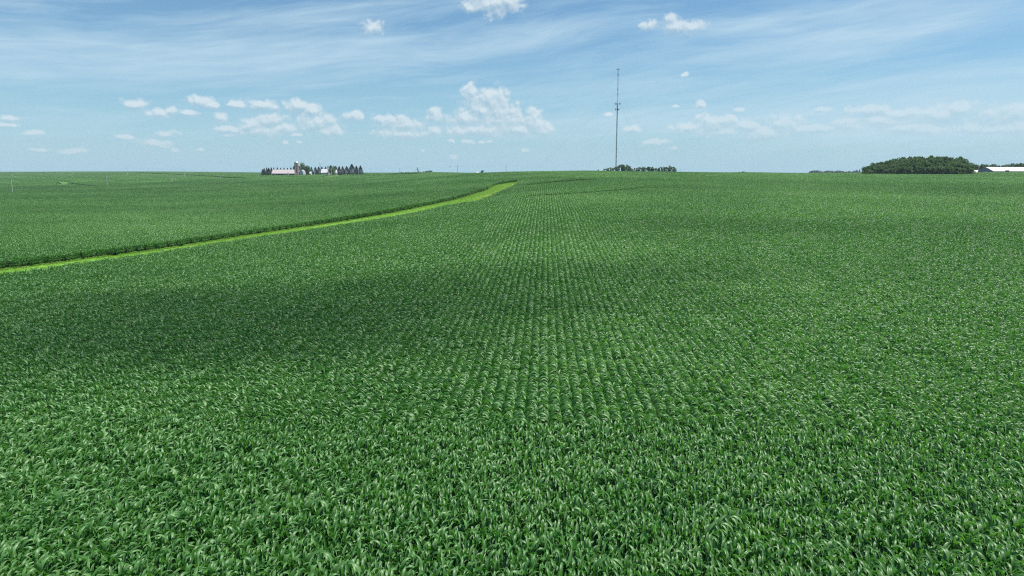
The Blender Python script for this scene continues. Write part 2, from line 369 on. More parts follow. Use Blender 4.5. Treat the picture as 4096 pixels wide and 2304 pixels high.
# ------------------------------------------------------------------ materials
def principled(name, col, rough=.7, spec=.4, metal=0.0, var=.15, scale=1.5, bump=0.0):
    m = bpy.data.materials.new(name); m.use_nodes = True; T = NT(m.node_tree); b = T.n['Principled BSDF']
    tc = T.new('ShaderNodeTexCoord'); n = T.noise(tc.outputs['Object'], scale, 5, .6)
    k = T.maprange(n, .25, .75, 1-var, 1+var, False)
    c = T.mix(1.0, (*col, 1), T.comb(k, k, k), 'MULTIPLY'); T.l.new(c, b.inputs['Base Color'])
    b.inputs['Roughness'].default_value = rough; b.inputs['Specular IOR Level'].default_value = spec; b.inputs['Metallic'].default_value = metal
    if bump:
        bp = T.new('ShaderNodeBump'); bp.inputs['Strength'].default_value = bump; T.l.new(n, bp.inputs['Height']); T.l.new(bp.outputs[0], b.inputs['Normal'])
    return m
def leaf_mat(name, c0, c1, c2, rough, spec, trans, tcol, big=.012, attr='lr'):
    """c0..c2: dark, mid and pale leaves; a leaf keeps one tone (attribute lr)"""
    m = bpy.data.materials.new(name); m.use_nodes = True; T = NT(m.node_tree); b = T.n['Principled BSDF']
    at_ = T.new('ShaderNodeAttribute'); at_.attribute_name = attr
    oi = T.new('ShaderNodeObjectInfo'); geo = T.new('ShaderNodeNewGeometry')
    n = T.noise(geo.outputs['Position'], big, 4, .55)
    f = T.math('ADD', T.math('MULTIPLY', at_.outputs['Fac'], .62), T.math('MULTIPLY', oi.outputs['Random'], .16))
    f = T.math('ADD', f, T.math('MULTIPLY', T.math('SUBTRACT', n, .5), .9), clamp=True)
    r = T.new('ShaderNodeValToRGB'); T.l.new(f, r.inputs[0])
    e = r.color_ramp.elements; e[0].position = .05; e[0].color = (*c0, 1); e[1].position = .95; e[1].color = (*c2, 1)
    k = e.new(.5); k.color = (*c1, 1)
    T.l.new(r.outputs[0], b.inputs['Base Color']); b.inputs['Roughness'].default_value = rough; b.inputs['Specular IOR Level'].default_value = spec
    tr = T.new('ShaderNodeBsdfTranslucent'); tc = T.mix(1.0, r.outputs[0], (*tcol, 1), 'MULTIPLY'); T.l.new(tc, tr.inputs[0])
    mx = T.new('ShaderNodeMixShader'); mx.inputs[0].default_value = trans
    T.l.new(b.outputs[0], mx.inputs[1]); T.l.new(tr.outputs[0], mx.inputs[2]); T.l.new(mx.outputs[0], T.n['Material Output'].inputs[0])
    return m
M_CORN = leaf_mat('corn_leaf', (.037, .118, .021), (.075, .214, .044), (.235, .385, .150), .45, .60, .28, (1.3, 1.7, .6))  # pale end is lifted to paint glints on the leaves
M_GRASS = leaf_mat('grass_blade', (.17, .33, .052), (.25, .42, .075), (.42, .50, .14), .6, .3, .35, (1.4, 1.5, .8), big=.05)
M_TREE = leaf_mat('broad_leaf', (.055, .120, .034), (.095, .185, .052), (.155, .260, .080), .55, .35, .22, (1.3, 1.6, .7), big=.05)
M_PALE = leaf_mat('grove_leaf', (.080, .155, .052), (.130, .225, .075), (.210, .325, .120), .55, .35, .22, (1.3, 1.5, .8), big=.05)
M_SPRUCE = leaf_mat('spruce_needle', (.022, .042, .028), (.038, .066, .040), (.065, .100, .058), .6, .3, .08, (1.2, 1.4, .8), big=.05)
M_BARK = principled('bark', (.075, .055, .040), .9, .2, var=.3, scale=6)
M_SOIL = principled('soil', (.052, .040, .028), .95, .15, var=.35, scale=2.0)

# ------------------------------------------------------------------ ground sheet
def ground_sheet():
    ang = np.concatenate([np.linspace(-180, -56, 25)[:-1], np.linspace(-55, 55, 331), np.linspace(56, 180, 25)[1:-1]])
    rad = np.concatenate([[1.0, 6, 12], np.exp(np.linspace(math.log(18), math.log(3200), 190)), [4200, 6000, 9000, 14000]])
    A, Rr = np.meshgrid(np.radians(ang), rad, indexing='ij'); X = Rr*np.sin(A); Y = Rr*np.cos(A)
    Z = ground(X, Y); n, m = X.shape
    V = np.stack([X, Y, Z], -1).reshape(-1, 3); V = np.vstack([V, [[0, 0, float(ground(0.0, 0.0))]]])
    idx = np.arange(n*m).reshape(n, m); nx = np.roll(idx, -1, 0)
    f = np.stack([idx[:, :-1], idx[:, 1:], nx[:, 1:], nx[:, :-1]], -1).reshape(-1, 4)
    Fs = [tuple(q) for q in f.tolist()]+[(int(idx[i, 0]), int(nx[i, 0]), n*m) for i in range(n)]
    Fs = [tuple(reversed(q)) if len(q) == 4 else tuple(reversed(q)) for q in Fs]
    me = mesh_from('ground', V, Fs, True); o = bpy.data.objects.new('ground', me); C.objects.link(o)
    m_ = bpy.data.materials.new('field_ground'); m_.use_nodes = True; T = NT(m_.node_tree); b = T.n['Principled BSDF']
    g = T.new('ShaderNodeNewGeometry'); n1 = T.noise(g.outputs['Position'], .8, 6, .65); n2 = T.noise(g.outputs['Position'], .03, 4, .5)
    c = T.mix(T.maprange(n1, .35, .65), (.030, .050, .018, 1), (.055, .045, .028, 1)); c = T.mix(T.maprange(n2, .3, .7), c, (.032, .062, .022, 1))
    T.l.new(c, b.inputs['Base Color']); b.inputs['Roughness'].default_value = .95
    me.materials.append(m_); o['kind'] = 'structure'
    return o
ground_sheet()

# ------------------------------------------------------------------ corn
ROW, PSP = .76, .19
ROWDIR = math.atan((2180-2048)/F)       # rows run slightly to the right of the view
def leaf_strip(h, phi, a0, a1, L, W, nseg, twist, rnd, fold=.26, base=(0, 0)):
    s = np.linspace(0, 1, nseg+1); al = a0+(a1-a0)*s**(1.9 if nseg > 3 else 1.35)
    ds = L/nseg; mid = (al[:-1]+al[1:])/2
    r = np.concatenate([[0], np.cumsum(np.sin(mid)*ds)]); z = np.concatenate([[0], np.cumsum(np.cos(mid)*ds)])
    w = W*np.clip(np.sin(np.pi*(0.16+0.84*s**.9)), 1e-6, 1)**.6; w[-1] = .004; w[0] = W*.6
    ph = phi+twist*s**2
    cx, sx = np.cos(phi), np.sin(phi)
    M = np.stack([base[0]+r*cx, base[1]+r*sx, h+z], 1)
    side_ = np.stack([-np.sin(ph), np.cos(ph), np.zeros_like(s)], 1)
    nrm = np.stack([-np.cos(al)*cx, -np.cos(al)*sx, np.sin(al)], 1)
    tw = (twist*s)[:, None]
    sd = side_*np.cos(tw)+nrm*np.sin(tw)
    up = nrm*(w*fold)[:, None]
    Lp = M+sd*(w/2)[:, None]+up; Rp = M-sd*(w/2)[:, None]+up
    return M, Lp, Rp
def plant(q, rnd, sc=1.0):
    """one maize plant, q = 0 full, 1 medium, 2 coarse; returns verts, faces, shade per vertex"""
    V = []; Fc = []; A = []
    far = q == 3; q = min(q, 2)
    nseg = 2 if far else (8, 5, 3)[q]; nl = (12, 9, 6)[q]
    hgt = rnd.normal(1.0, .08)*sc
    def put(v, f, a):
        k = len(V); V.extend(v); Fc.extend([tuple(k+i for i in g) for g in f]); A.extend([a]*len(v))
    if q < 2:
        n = 4 if q == 0 else 3; st = []
        for r, z in ((.014, 0), (.012, .8*hgt), (.008, 1.5*hgt)):
            for k in range(n): st.append((r*math.cos(k*2*math.pi/n), r*math.sin(k*2*math.pi/n), z))
        put(st, [(i*n+k, i*n+(k+1) % n, (i+1)*n+(k+1) % n, (i+1)*n+k) for i in (0, 1) for k in range(n)], .75)
    ph0 = rnd.normal(0, .38)
    for i in range(nl):
        f = (i+1.0)/nl
        f = 1-(1-f)*(.92 if q == 0 else .8 if q == 1 else .62)
        h = (.12+1.30*f**1.0)*hgt
        phi = ph0+(i % 2)*math.pi+rnd.normal(0, (.36, .45, .55)[q])
        L = (.90-.26*abs(f-.62)-.20*(f > .93))*rnd.uniform(.85, 1.1)
        W = (.122, .118, .140)[q]*rnd.uniform(.8, 1.15)*(1.5 if far else 1)
        if f > .93: a0 = R(rnd.uniform(3, 14)); a1 = R(rnd.uniform(50, 135)); L *= .80
        elif f > .78: a0 = R(rnd.uniform(10, 24)); a1 = R(rnd.uniform(100, 160))
        elif f > .5: a0 = R(rnd.uniform(20, 36)); a1 = R(rnd.uniform(105, 160))
        else: a0 = R(rnd.uniform(35, 55)); a1 = R(rnd.uniform(120, 165))
        M, Lp, Rp = leaf_strip(h, phi, a0, a1, L, W, nseg, rnd.normal(0, .7), rnd)
        a = float(np.clip(rnd.normal(.20+.62*f**1.3, .20), 0, 1))  # upper leaves painted paler, lower ones darker, for sunlit tops over shade
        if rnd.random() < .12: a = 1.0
        n = nseg+1
        v = np.vstack([M, Lp, Rp]).tolist()
        fs = []
        for j in range(nseg): fs += [(j, j+1, n+j+1, n+j), (j+1, j, 2*n+j, 2*n+j+1)]
        put(v, fs, a)
    return V, Fc, A
def block(name, nrows, nplants, q, rnd, m=M_CORN, spacing=PSP):
    V = []; Fc = []; A = []
    lib = None
    if nrows*nplants > 400: lib = [plant(q, rnd) for _ in range(60)]
    for i in range(nrows):
        for j in range(nplants):
            if rnd.random() < .02: continue
            x = (i-(nrows-1)/2)*ROW+rnd.normal(0, .022 if q == 0 else .05); y = (j+.5-nplants/2)*spacing+rnd.normal(0, .03)
            if lib: v, f, a = lib[rnd.integers(len(lib))]
            else: v, f, a = plant(q, rnd)
            v = np.array(v); s = rnd.normal(1, .08 if lib else .04)
            if rnd.random() < .5: v = v*np.array([-1, -1, 1])
            v = v*s+np.array([x, y, 0])
            k = len(V); V.extend(v.tolist()); Fc.extend([tuple(k+t for t in g) for g in f]); A.extend(a)
    me = mesh_from(name, V, Fc, True)
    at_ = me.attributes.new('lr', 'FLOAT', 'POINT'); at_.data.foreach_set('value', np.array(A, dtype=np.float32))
    me.materials.append(m)
    return bpy.data.objects.new(name, me)
LIB = bpy.data.collections.new('crop_library')       # not linked to the scene
KINDS = {}
def addkind(key, n, nrows, nplants, q, spacing=PSP):
    ids = []
    for k in range(n):
        o = block('b%03d' % len(LIB.objects), nrows, nplants, q, np.random.default_rng(100+len(LIB.objects)), spacing=spacing)
        LIB.objects.link(o); ids.append(len(LIB.objects)-1)
    KINDS[key] = ids
addkind('H2', 14, 1, 20, 0); addkind('H1', 6, 1, 5, 0)
addkind('M2', 10, 1, 20, 1); addkind('M1', 5, 1, 5, 1)
addkind('L3', 6, 4, 40, 2); addkind('L2', 5, 1, 20, 2); addkind('L1', 4, 1, 5, 2)
addkind('T4', 4, 16, 44, 3, 15.2/44); addkind('T3', 4, 4, 22, 3, 15.2/44)
HEAD = 41.8
def scatter_corn():
    """cells on the row grid: 16 rows x 15.2 m, split where a cell crosses an edge or comes near"""
    cr, sr = math.cos(ROWDIR), math.sin(ROWDIR)
    def tow(a, b): return a*cr+b*sr, -a*sr+b*cr         # a across rows, b along rows
    W4, L4 = 16*ROW, 15.2
    na = int(2300/W4); nb = int(2900/L4)
    A, B = np.meshgrid((np.arange(-na, na)+.5)*W4, (np.arange(0, nb)+.5)*L4, indexing='ij'); A = A.ravel(); B = B.ravel()
    def cull(A, B, mrg):
        X, Y = tow(A, B); return (np.abs(X) < .80*Y+mrg) & (Y > 16-mrg) & (Y < 2850)
    k = cull(A, B, 14); A = A[k]; B = B[k]
    out = []
    def test(A, B, w, l, n, m):
        full = np.ones(A.shape, bool); anyv = np.zeros(A.shape, bool)
        for i in np.linspace(-.5, .5, n):
            for j in np.linspace(-.5, .5, m):
                X, Y = tow(A+i*w, B+j*l); o = corn_ok(X, Y); full &= o; anyv |= o
        return full, anyv
    def split(A, B, w, l, na_, nb_):
        oa = (np.arange(na_)+.5)/na_-.5; ob = (np.arange(nb_)+.5)/nb_-.5
        AA = (A[:, None, None]+oa[None, :, None]*w+0*ob[None, None, :]).ravel(); BB = (B[:, None, None]+0*oa[None, :, None]+ob[None, None, :]*l).ravel()
        return AA, BB
    def dist(A, B): X, Y = tow(A, B); return np.hypot(X, Y)
    full, anyv = test(A, B, W4, L4, 6, 6); D = dist(A, B)
    k = full & (D > 1000); out.append((A[k], B[k], 'T4', D[k]))
    k = anyv & ~k | (~full & ~anyv & (D < 500)); A, B = split(A[k], B[k], W4, L4, 4, 2)
    w, l = W4/4, L4/2; full, anyv = test(A, B, w, l, 4, 5); D = dist(A, B)
    kT = full & (D > 1000); out.append((A[kT], B[kT], 'T3', D[kT]))
    kL = full & (D > 430) & (D <= 1000); out.append((A[kL], B[kL], 'L3', D[kL]))
    k = anyv & ~kT & ~kL; A, B = split(A[k], B[k], w, l, 4, 2)
    w, l = w/4, l/2; k = cull(A, B, 6); A = A[k]; B = B[k]; full, anyv = test(A, B, w, l, 1, 7); D = dist(A, B)
    for key, a, b in (('H2', 0, 125), ('M2', 125, 430), ('L2', 430, 9e9)):
        k = full & (D > a) & (D <= b); out.append((A[k], B[k], key, D[k]))
    k = anyv & ~full; A, B = split(A[k], B[k], w, l, 1, 4); X, Y = tow(A, B); k = corn_ok(X, Y); A = A[k]; B = B[k]; D = dist(A, B)
    for key, a, b in (('H1', 0, 125), ('M1', 125, 430), ('L1', 430, 9e9)):
        k = (D > a) & (D <= b); out.append((A[k], B[k], key, D[k]))
    # headland: the rows nearest the camera run across the view
    bb = HEAD-.30-ROW*np.arange(int((HEAD-13)/ROW)); aa = np.arange(-12, 13)*3.8
    AA, BB = np.meshgrid(aa, bb, indexing='ij'); AA = (AA+rng.uniform(-1.9, 1.9, len(bb))[None, :]).ravel(); BB = BB.ravel()
    out = [(a[b > HEAD+(1.85 if k_ in ('H2', 'M2', 'L2') else .5)], b[b > HEAD+(1.85 if k_ in ('H2', 'M2', 'L2') else .5)], k_, 0) if k_ not in ('T4', 'T3', 'L3') else (a, b, k_, 0) for a, b, k_, d in out]
    out.append((AA, BB, 'H2', 1))
    XX = []; YY = []; II = []; SC = []; KD = []; HQ = []
    for a, b, key, d in out:
        X, Y = tow(a, b); XX.append(X); YY.append(Y); ids = np.array(KINDS[key]); II.append(ids[rng.integers(len(ids), size=len(X))])
        HQ.append(np.full(len(X), math.pi/2 if isinstance(d, int) and d == 1 else 0.0))
        print(key, len(X))
    X = np.concatenate(XX); Y = np.concatenate(YY); I = np.concatenate(II)
    Z = ground(X, Y); e = 2.0
    gx = (ground(X+e, Y)-ground(X-e, Y))/(2*e); gy = (ground(X, Y+e)-ground(X, Y-e))/(2*e)
    flip = rng.integers(2, size=len(X))*math.pi
    # instance matrix = slope tilt then heading (with a half turn at random)
    head = -ROWDIR+flip+np.concatenate(HQ)
    ax = gx*np.cos(head)+gy*np.sin(head); ay = -gx*np.sin(head)+gy*np.cos(head)
    rot = np.stack([np.arctan(ay), -np.arctan(ax), head], 1)
    hs = 1+.055*np.sin(X*.045+Y*.013)*np.sin(Y*.037-1)+.04*np.sin(X*.11+2)*np.sin(Y*.09)+rng.normal(0, .02, len(X))
    return X, Y, Z, I, rot, hs
def gn_instancer(name, P, I, rot, hs, coll):
    me = bpy.data.meshes.new(name); me.vertices.add(len(P)); me.vertices.foreach_set('co', P.astype(np.float32).ravel())
    a = me.attributes.new('idx', 'INT', 'POINT'); a.data.foreach_set('value', I.astype(np.int32))
    a = me.attributes.new('rot', 'FLOAT_VECTOR', 'POINT'); a.data.foreach_set('vector', rot.astype(np.float32).ravel())
    a = me.attributes.new('hs', 'FLOAT_VECTOR', 'POINT'); a.data.foreach_set('vector', hs.astype(np.float32).ravel())
    me.update(); o = bpy.data.objects.new(name, me); C.objects.link(o)
    g = bpy.data.node_groups.new(name+'_nodes', 'GeometryNodeTree')
    g.interface.new_socket('Geometry', in_out='INPUT', socket_type='NodeSocketGeometry'); g.interface.new_socket('Geometry', in_out='OUTPUT', socket_type='NodeSocketGeometry')
    gi = g.nodes.new('NodeGroupInput'); go = g.nodes.new('NodeGroupOutput')
    ci = g.nodes.new('GeometryNodeCollectionInfo'); ci.inputs['Collection'].default_value = coll; ci.inputs['Separate Children'].default_value = True; ci.inputs['Reset Children'].default_value = True
    ip = g.nodes.new('GeometryNodeInstanceOnPoints'); ip.inputs['Pick Instance'].default_value = True
    def attr(n, t):
        k = g.nodes.new('GeometryNodeInputNamedAttribute'); k.data_type = t; k.inputs[0].default_value = n; return k.outputs[0]
    L = g.links
    L.new(gi.outputs[0], ip.inputs['Points']); L.new(ci.outputs[0], ip.inputs['Instance']); L.new(attr('idx', 'INT'), ip.inputs['Instance Index'])
    er = g.nodes.new('FunctionNodeEulerToRotation'); L.new(attr('rot', 'FLOAT_VECTOR'), er.inputs[0]); L.new(er.outputs[0], ip.inputs['Rotation'])
    L.new(attr('hs', 'FLOAT_VECTOR'), ip.inputs['Scale']); L.new(ip.outputs[0], go.inputs[0])
    md = o.modifiers.new('instances', 'NODES'); md.node_group = g
    return o
X, Y, Z, I, rot, hs = scatter_corn()
P = np.stack([X, Y, Z], 1); hsv = np.stack([np.ones_like(hs), np.ones_like(hs), hs], 1); sd = side(X, Y)
print('corn instances', len(X))
for k, (lab) in enumerate(['dense green corn crop in straight rows filling the whole foreground and the hill ahead',
                           'lower corn field on the left beyond the bright green grass strip',
                           'far corn fields behind the road with the utility poles, near the skyline']):
    s = sd == k
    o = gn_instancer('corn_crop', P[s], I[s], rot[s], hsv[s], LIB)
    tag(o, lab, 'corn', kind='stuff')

# ------------------------------------------------------------------ grass waterway and other grass
def drape(name, poly_a, poly_b, n, m_, lift=.03):
    """a sheet draped on the ground between two lines of equal length"""
    V = []; k = len(poly_a)
    for i in range(k):
        for j in range(n+1):
            t = j/n; x = poly_a[i][0]*(1-t)+poly_b[i][0]*t; y = poly_a[i][1]*(1-t)+poly_b[i][1]*t
            V.append((x, y, float(ground(x, y))+lift))
    Fs = [(i*(n+1)+j, i*(n+1)+j+1, (i+1)*(n+1)+j+1, (i+1)*(n+1)+j) for i in range(k-1) for j in range(n)]
    me = mesh_from(name, V, Fs, True); o = bpy.data.objects.new(name, me); C.objects.link(o); me.materials.append(m_); return o
def grass_sheet_mat():
    m = bpy.data.materials.new('mown_grass'); m.use_nodes = True; T = NT(m.node_tree); b = T.n['Principled BSDF']
    g = T.new('ShaderNodeNewGeometry'); n1 = T.noise(g.outputs['Position'], .35, 6, .65); n2 = T.noise(g.outputs['Position'], 3.0, 5, .7)
    a = T.new('ShaderNodeAttribute'); a.attribute_name = 'track'
    f = T.math('ADD', a.outputs['Fac'], T.math('MULTIPLY', T.math('SUBTRACT', n1, .5), 1.3), clamp=True)
    c = T.mix(T.maprange(f, .25, .75), (.175, .39, .045, 1), (.43, .49, .13, 1))
    k = T.maprange(n2, .3, .7, .75, 1.2, False); c = T.mix(1.0, c, T.comb(k, k, k), 'MULTIPLY')
    T.l.new(c, b.inputs['Base Color']); b.inputs['Roughness'].default_value = .9; b.inputs['Specular IOR Level'].default_value = .2
    return m
M_MOWN = grass_sheet_mat()
_d = sf-sn; _w = np.linalg.norm(_d, axis=1)[:, None]; _e = np.minimum(1.5/np.maximum(_w, .5), .6)
ww = drape('grass_waterway', sn-_d*_e*.7, sf+_d*_e, 12, M_MOWN, .05)
def track_attr(o, k, n):
    at_ = o.data.attributes.new('track', 'FLOAT', 'POINT'); v = []
    for i in range(k):
        for j in range(n+1):
            t = j/n; c = 1-abs(t-.42)/.30; v.append(max(0, c)*min(1.0, .55+.6*(i/k)))
    at_.data.foreach_set('value', np.array(v, dtype=np.float32))
track_attr(ww, len(sn), 12); ww['kind'] = 'structure'
M_ROUGH = principled('rough_grass', (.095, .215, .050), .9, .2, var=.25, scale=.2)
def patch(name, poly):
    c = poly.mean(0); n = len(poly); V = [(c[0], c[1], float(ground(*c))+.06)]+[(p[0], p[1], float(ground(*p))+.06) for p in poly]
    me = mesh_from(name, V, [(0, 1+i, 1+(i+1) % n) for i in range(n)]); o = bpy.data.objects.new(name, me); C.objects.link(o); me.materials.append(M_ROUGH); o['kind'] = 'structure'
    return o
def dense(poly, n=90):
    p = np.vstack([poly, poly[:1]]); s = np.concatenate([[0], np.cumsum(np.linalg.norm(np.diff(p, axis=0), axis=1))]); t = np.linspace(0, s[-1], n+1)[:-1]
    return np.stack([np.interp(t, s, p[:, 0]), np.interp(t, s, p[:, 1])], 1)
patch('grass_clearing', dense(HOLE)); patch('grass_verge', dense(YARD))
# grass blades: short tufts along the waterway, taller at its edges
GLIB = bpy.data.collections.new('grass_library')
for k in range(6):
    rnd = np.random.default_rng(900+k); V = []; Fs = []; A = []
    for b in range(70):
        x, y = rnd.uniform(-.55, .55, 2); h = rnd.uniform(.12, .32); ph = rnd.uniform(0, 6.28); w = rnd.uniform(.012, .028); l = rnd.uniform(.05, .22)
        i0 = len(V); c, s_ = math.cos(ph), math.sin(ph)
        V += [(x-s_*w, y+c*w, 0), (x+s_*w, y-c*w, 0), (x+c*l*.4+s_*w, y+s_*l*.4-c*w, h*.7), (x+c*l*.4-s_*w, y+s_*l*.4+c*w, h*.7), (x+c*l, y+s_*l, h)]
        Fs += [(i0, i0+1, i0+2, i0+3), (i0+3, i0+2, i0+4)]; A += [float(rnd.uniform(0, 1))]*5
    me = mesh_from('g%02d' % k, V, Fs); a_ = me.attributes.new('lr', 'FLOAT', 'POINT'); a_.data.foreach_set('value', np.array(A, dtype=np.float32)); me.materials.append(M_GRASS)
    GLIB.objects.link(bpy.data.objects.new('g%02d' % k, me))
def grass_points():
    L = []; rnd = np.random.default_rng(5)
    for i in range(len(sf)-1):
        w = np.linalg.norm(sf[i]-sn[i]); seg = np.linalg.norm(sf[i+1]-sf[i]); n = int(w*seg/1.6)
        t = rnd.beta(.42, .42, n); u = rnd.uniform(0, 1, n)
        p = (sn[i][None]*(1-t[:, None])+sf[i][None]*t[:, None])*(1-u[:, None])+(sn[i+1][None]*(1-t[:, None])+sf[i+1][None]*t[:, None])*u[:, None]
        edge = np.clip(1-np.minimum(t, 1-t)*w/1.6, 0, 1)
        L.append(np.column_stack([p, .55+1.5*edge*rnd.uniform(.4, 1, n)]))
    for poly in (YARD,):
        lo, hi = poly.min(0), poly.max(0); n = int((hi[0]-lo[0])*(hi[1]-lo[1])/2.5); q = rnd.uniform(lo, hi, (n, 2)); q = q[inside(poly, q[:, 0], q[:, 1])]
        L.append(np.column_stack([q, np.full(len(q), 1.3)]))
    # scattered weeds at the foot of the far corn
    return np.vstack(L)
gp = grass_points(); GZ = ground(gp[:, 0], gp[:, 1])
k = len(gp); print('grass tufts', k)
o = gn_instancer('grass', np.column_stack([gp[:, :2], GZ+.03]), rng.integers(6, size=k), np.column_stack([np.zeros(k), np.zeros(k), rng.uniform(0, 6.28, k)]), np.column_stack([np.ones(k), np.ones(k), gp[:, 2]]), GLIB)
tag(o, 'bright yellow green mown grass of the strip between the two corn fields', 'grass', kind='stuff')

# ------------------------------------------------------------------ trees
def quads_mesh(name, ctr, nrm_bias, size, rnd, A, m_, asp=1.0):
    """leaf clump cards: random little quads round the given centres"""
    n = len(ctr); d = rnd.normal(size=(n, 3))+nrm_bias; d /= np.linalg.norm(d, axis=1)[:, None]
    a = np.cross(d, rnd.normal(size=(n, 3))); a /= np.linalg.norm(a, axis=1)[:, None]; b = np.cross(d, a)
    s = size*rnd.uniform(.6, 1.25, n)[:, None]
    V = np.stack([ctr-a*s-b*s*asp*.6, ctr+a*s*.7-b*s*asp*.7+d*s*.15, ctr+a*s+b*s*asp*.6, ctr-a*s*.6+b*s*asp*.8+d*s*.15], 1).reshape(-1, 3)
    me = bpy.data.meshes.new(name); me.vertices.add(4*n); me.vertices.foreach_set('co', V.astype(np.float32).ravel())
    me.loops.add(4*n); me.loops.foreach_set('vertex_index', np.arange(4*n, dtype=np.int32)); me.polygons.add(n); me.polygons.foreach_set('loop_start', np.arange(0, 4*n, 4, dtype=np.int32))
    me.update(calc_edges=True); at_ = me.attributes.new('lr', 'FLOAT', 'POINT'); at_.data.foreach_set('value', np.repeat(A, 4).astype(np.float32)); me.materials.append(m_)
    return me
def broad_tree(h, w, rnd, m_, nleaf=2600, leaf=.28, low=.12, nb=16, open_=0.0):
    """returns crown mesh and trunk mesh: clumps of leaf cards on limbs"""
    blobs = []
    for i in range(nb):
        z = low+ (1-low)*rnd.uniform(.12, .92)
        rad = math.sqrt(max(.03, 1-((z-(.50+low*.3))/.56)**2))*w/2
        t = rnd.uniform(0, 6.283); rr = rad*rnd.uniform(.25, .88)
        blobs.append((rr*math.cos(t), rr*math.sin(t), z*h, rnd.uniform(.14, .24)*w*(1-open_*.35)))
    blobs.append((0, 0, h*.86, w*.16)); P_ = []; A = []
    for (x, y, z, r) in blobs:
        n = int(nleaf/len(blobs)); d = rnd.normal(size=(n, 3)); d /= np.linalg.norm(d, axis=1)[:, None]
        rr = r*rnd.uniform(.45, 1.08, n)**.6
        p = np.array([x, y, z])+d*rr[:, None]*np.array([1, 1, .85]); p = p[p[:, 2] > h*low*.6]
        P_.append(p); A.append(np.clip(rnd.normal(.5, .16, len(p))+rnd.normal(0, .12), 0, 1))
    P_ = np.vstack(P_); A = np.concatenate(A)
    crown = quads_mesh('crown', P_, np.array([0, 0, .5]), leaf, rnd, A, m_)
    mb = MB(); r0 = .022*h; top = (rnd.normal(0, .2), rnd.normal(0, .2), h*.62)
    mb.tube((0, 0, -1.0), (0, 0, h*.2), r0, r0*.85, 7); mb.tube((0, 0, h*.2), top, r0*.85, r0*.35, 7)
    for (x, y, z, r) in blobs[:10]:
        zs = rnd.uniform(.18, .5)*h; mb.tube((0, 0, zs), (x*.85, y*.85, max(z*.95, zs+.3)), r0*.38, r0*.1, 5)
    tr = mesh_from('trunk', mb.V, mb.F); tr.materials.append(M_BARK)
    return crown, tr
def spruce_tree(h, w, rnd, nleaf=2200, leaf=.20):
    P_ = []; A = []
    n = nleaf; z = rnd.uniform(.04, 1, n)**.85; lay = (z*14) % 1.0
    rad = (w/2)*(1-z)**.85*(.62+.42*(1-lay))+.05
    t = rnd.uniform(0, 6.283, n); wob = 1+.14*np.sin(t*5+z*23)+.08*np.sin(t*9-z*31); rr = rad*wob*np.sqrt(rnd.uniform(.35, 1.0, n))
    p = np.stack([rr*np.cos(t), rr*np.sin(t), z*h-rr*.18], 1); A = np.clip(rnd.normal(.45, .2, n)+.1*(rr/rad-.7), 0, 1)
    crown = quads_mesh('crown', p, np.array([0, 0, .8]), leaf, rnd, A, M_SPRUCE, .6)
    mb = MB(); mb.tube((0, 0, -1.0), (0, 0, h*.97), .02*h, .004*h, 7); tr = mesh_from('trunk', mb.V, mb.F); tr.materials.append(M_BARK)
    return crown, tr
def tree_proto(name, meshes):
    e = empty(name, (0, 0, 0)); 
    for nm, me in zip(('crown', 'trunk'), meshes):
        o = bpy.data.objects.new(nm, me); C.objects.link(o); o.parent = e
    return e
PROTO = {}
def proto(kind):
    if kind not in PROTO:
        L = []
        for i in range({'spruce': 5, 'grove': 6, 'broad': 5, 'open': 4, 'bush': 3}[kind]):
            rnd = np.random.default_rng(hash_(kind)+i)
            if kind == 'spruce': L.append(spruce_tree(10, 5.2, rnd))
            elif kind == 'grove': L.append(broad_tree(10, 7.0, rnd, M_PALE, 4200, .24, .0, 24))
            elif kind == 'broad': L.append(broad_tree(10, 10.0, rnd, M_TREE, 3600, .27, .08, 20))
            elif kind == 'open': L.append(broad_tree(10, 9.0, rnd, M_TREE, 1900, .27, .03, 17, .8))
            else: L.append(broad_tree(10, 13.0, rnd, M_TREE, 1800, .36, .03, 14))
        PROTO[kind] = L
    return PROTO[kind]
def hash_(s_): return sum(ord(c)*(i+3) for i, c in enumerate(s_))
CNT = {}
def tree(kind, name, x, ytop, Y, wpx, label, group=None, ybase=None, cat='tree'):
    """a tree whose top is seen at (x, ytop) and which stands on the ground at distance Y"""
    top = at(x, ytop, Y); gz = float(ground(top.x, top.y))
    h = max(1.2, top.z-gz); w = wpx/F*Y*1.013
    L = proto(kind); k = CNT.get(kind, 0); CNT[kind] = k+1; w0 = {'spruce': 2.7, 'grove': 7.6, 'broad': 9.0, 'open': 7.4, 'bush': 11.5}[kind]
    e = tree_proto(name, L[k % len(L)]); e.location = (top.x, top.y, gz); e.rotation_euler = (0, 0, random.uniform(0, 6.28))
    e.scale = (w/w0, w/w0, h/10*1.0)
    tag(e, label, cat, group); return e
_u = ['first', 'second', 'third', 'fourth', 'fifth', 'sixth', 'seventh', 'eighth', 'ninth']
ORD = _u+['tenth', 'eleventh', 'twelfth', 'thirteenth', 'fourteenth', 'fifteenth', 'sixteenth', 'seventeenth', 'eighteenth', 'nineteenth', 'twentieth']+['twenty '+k for k in _u]+['thirtieth']+['thirty '+k for k in _u]
def fx(c): return 1000+c/5.152   # crop of the farmstead
def fy(c): return 600+c/5.152
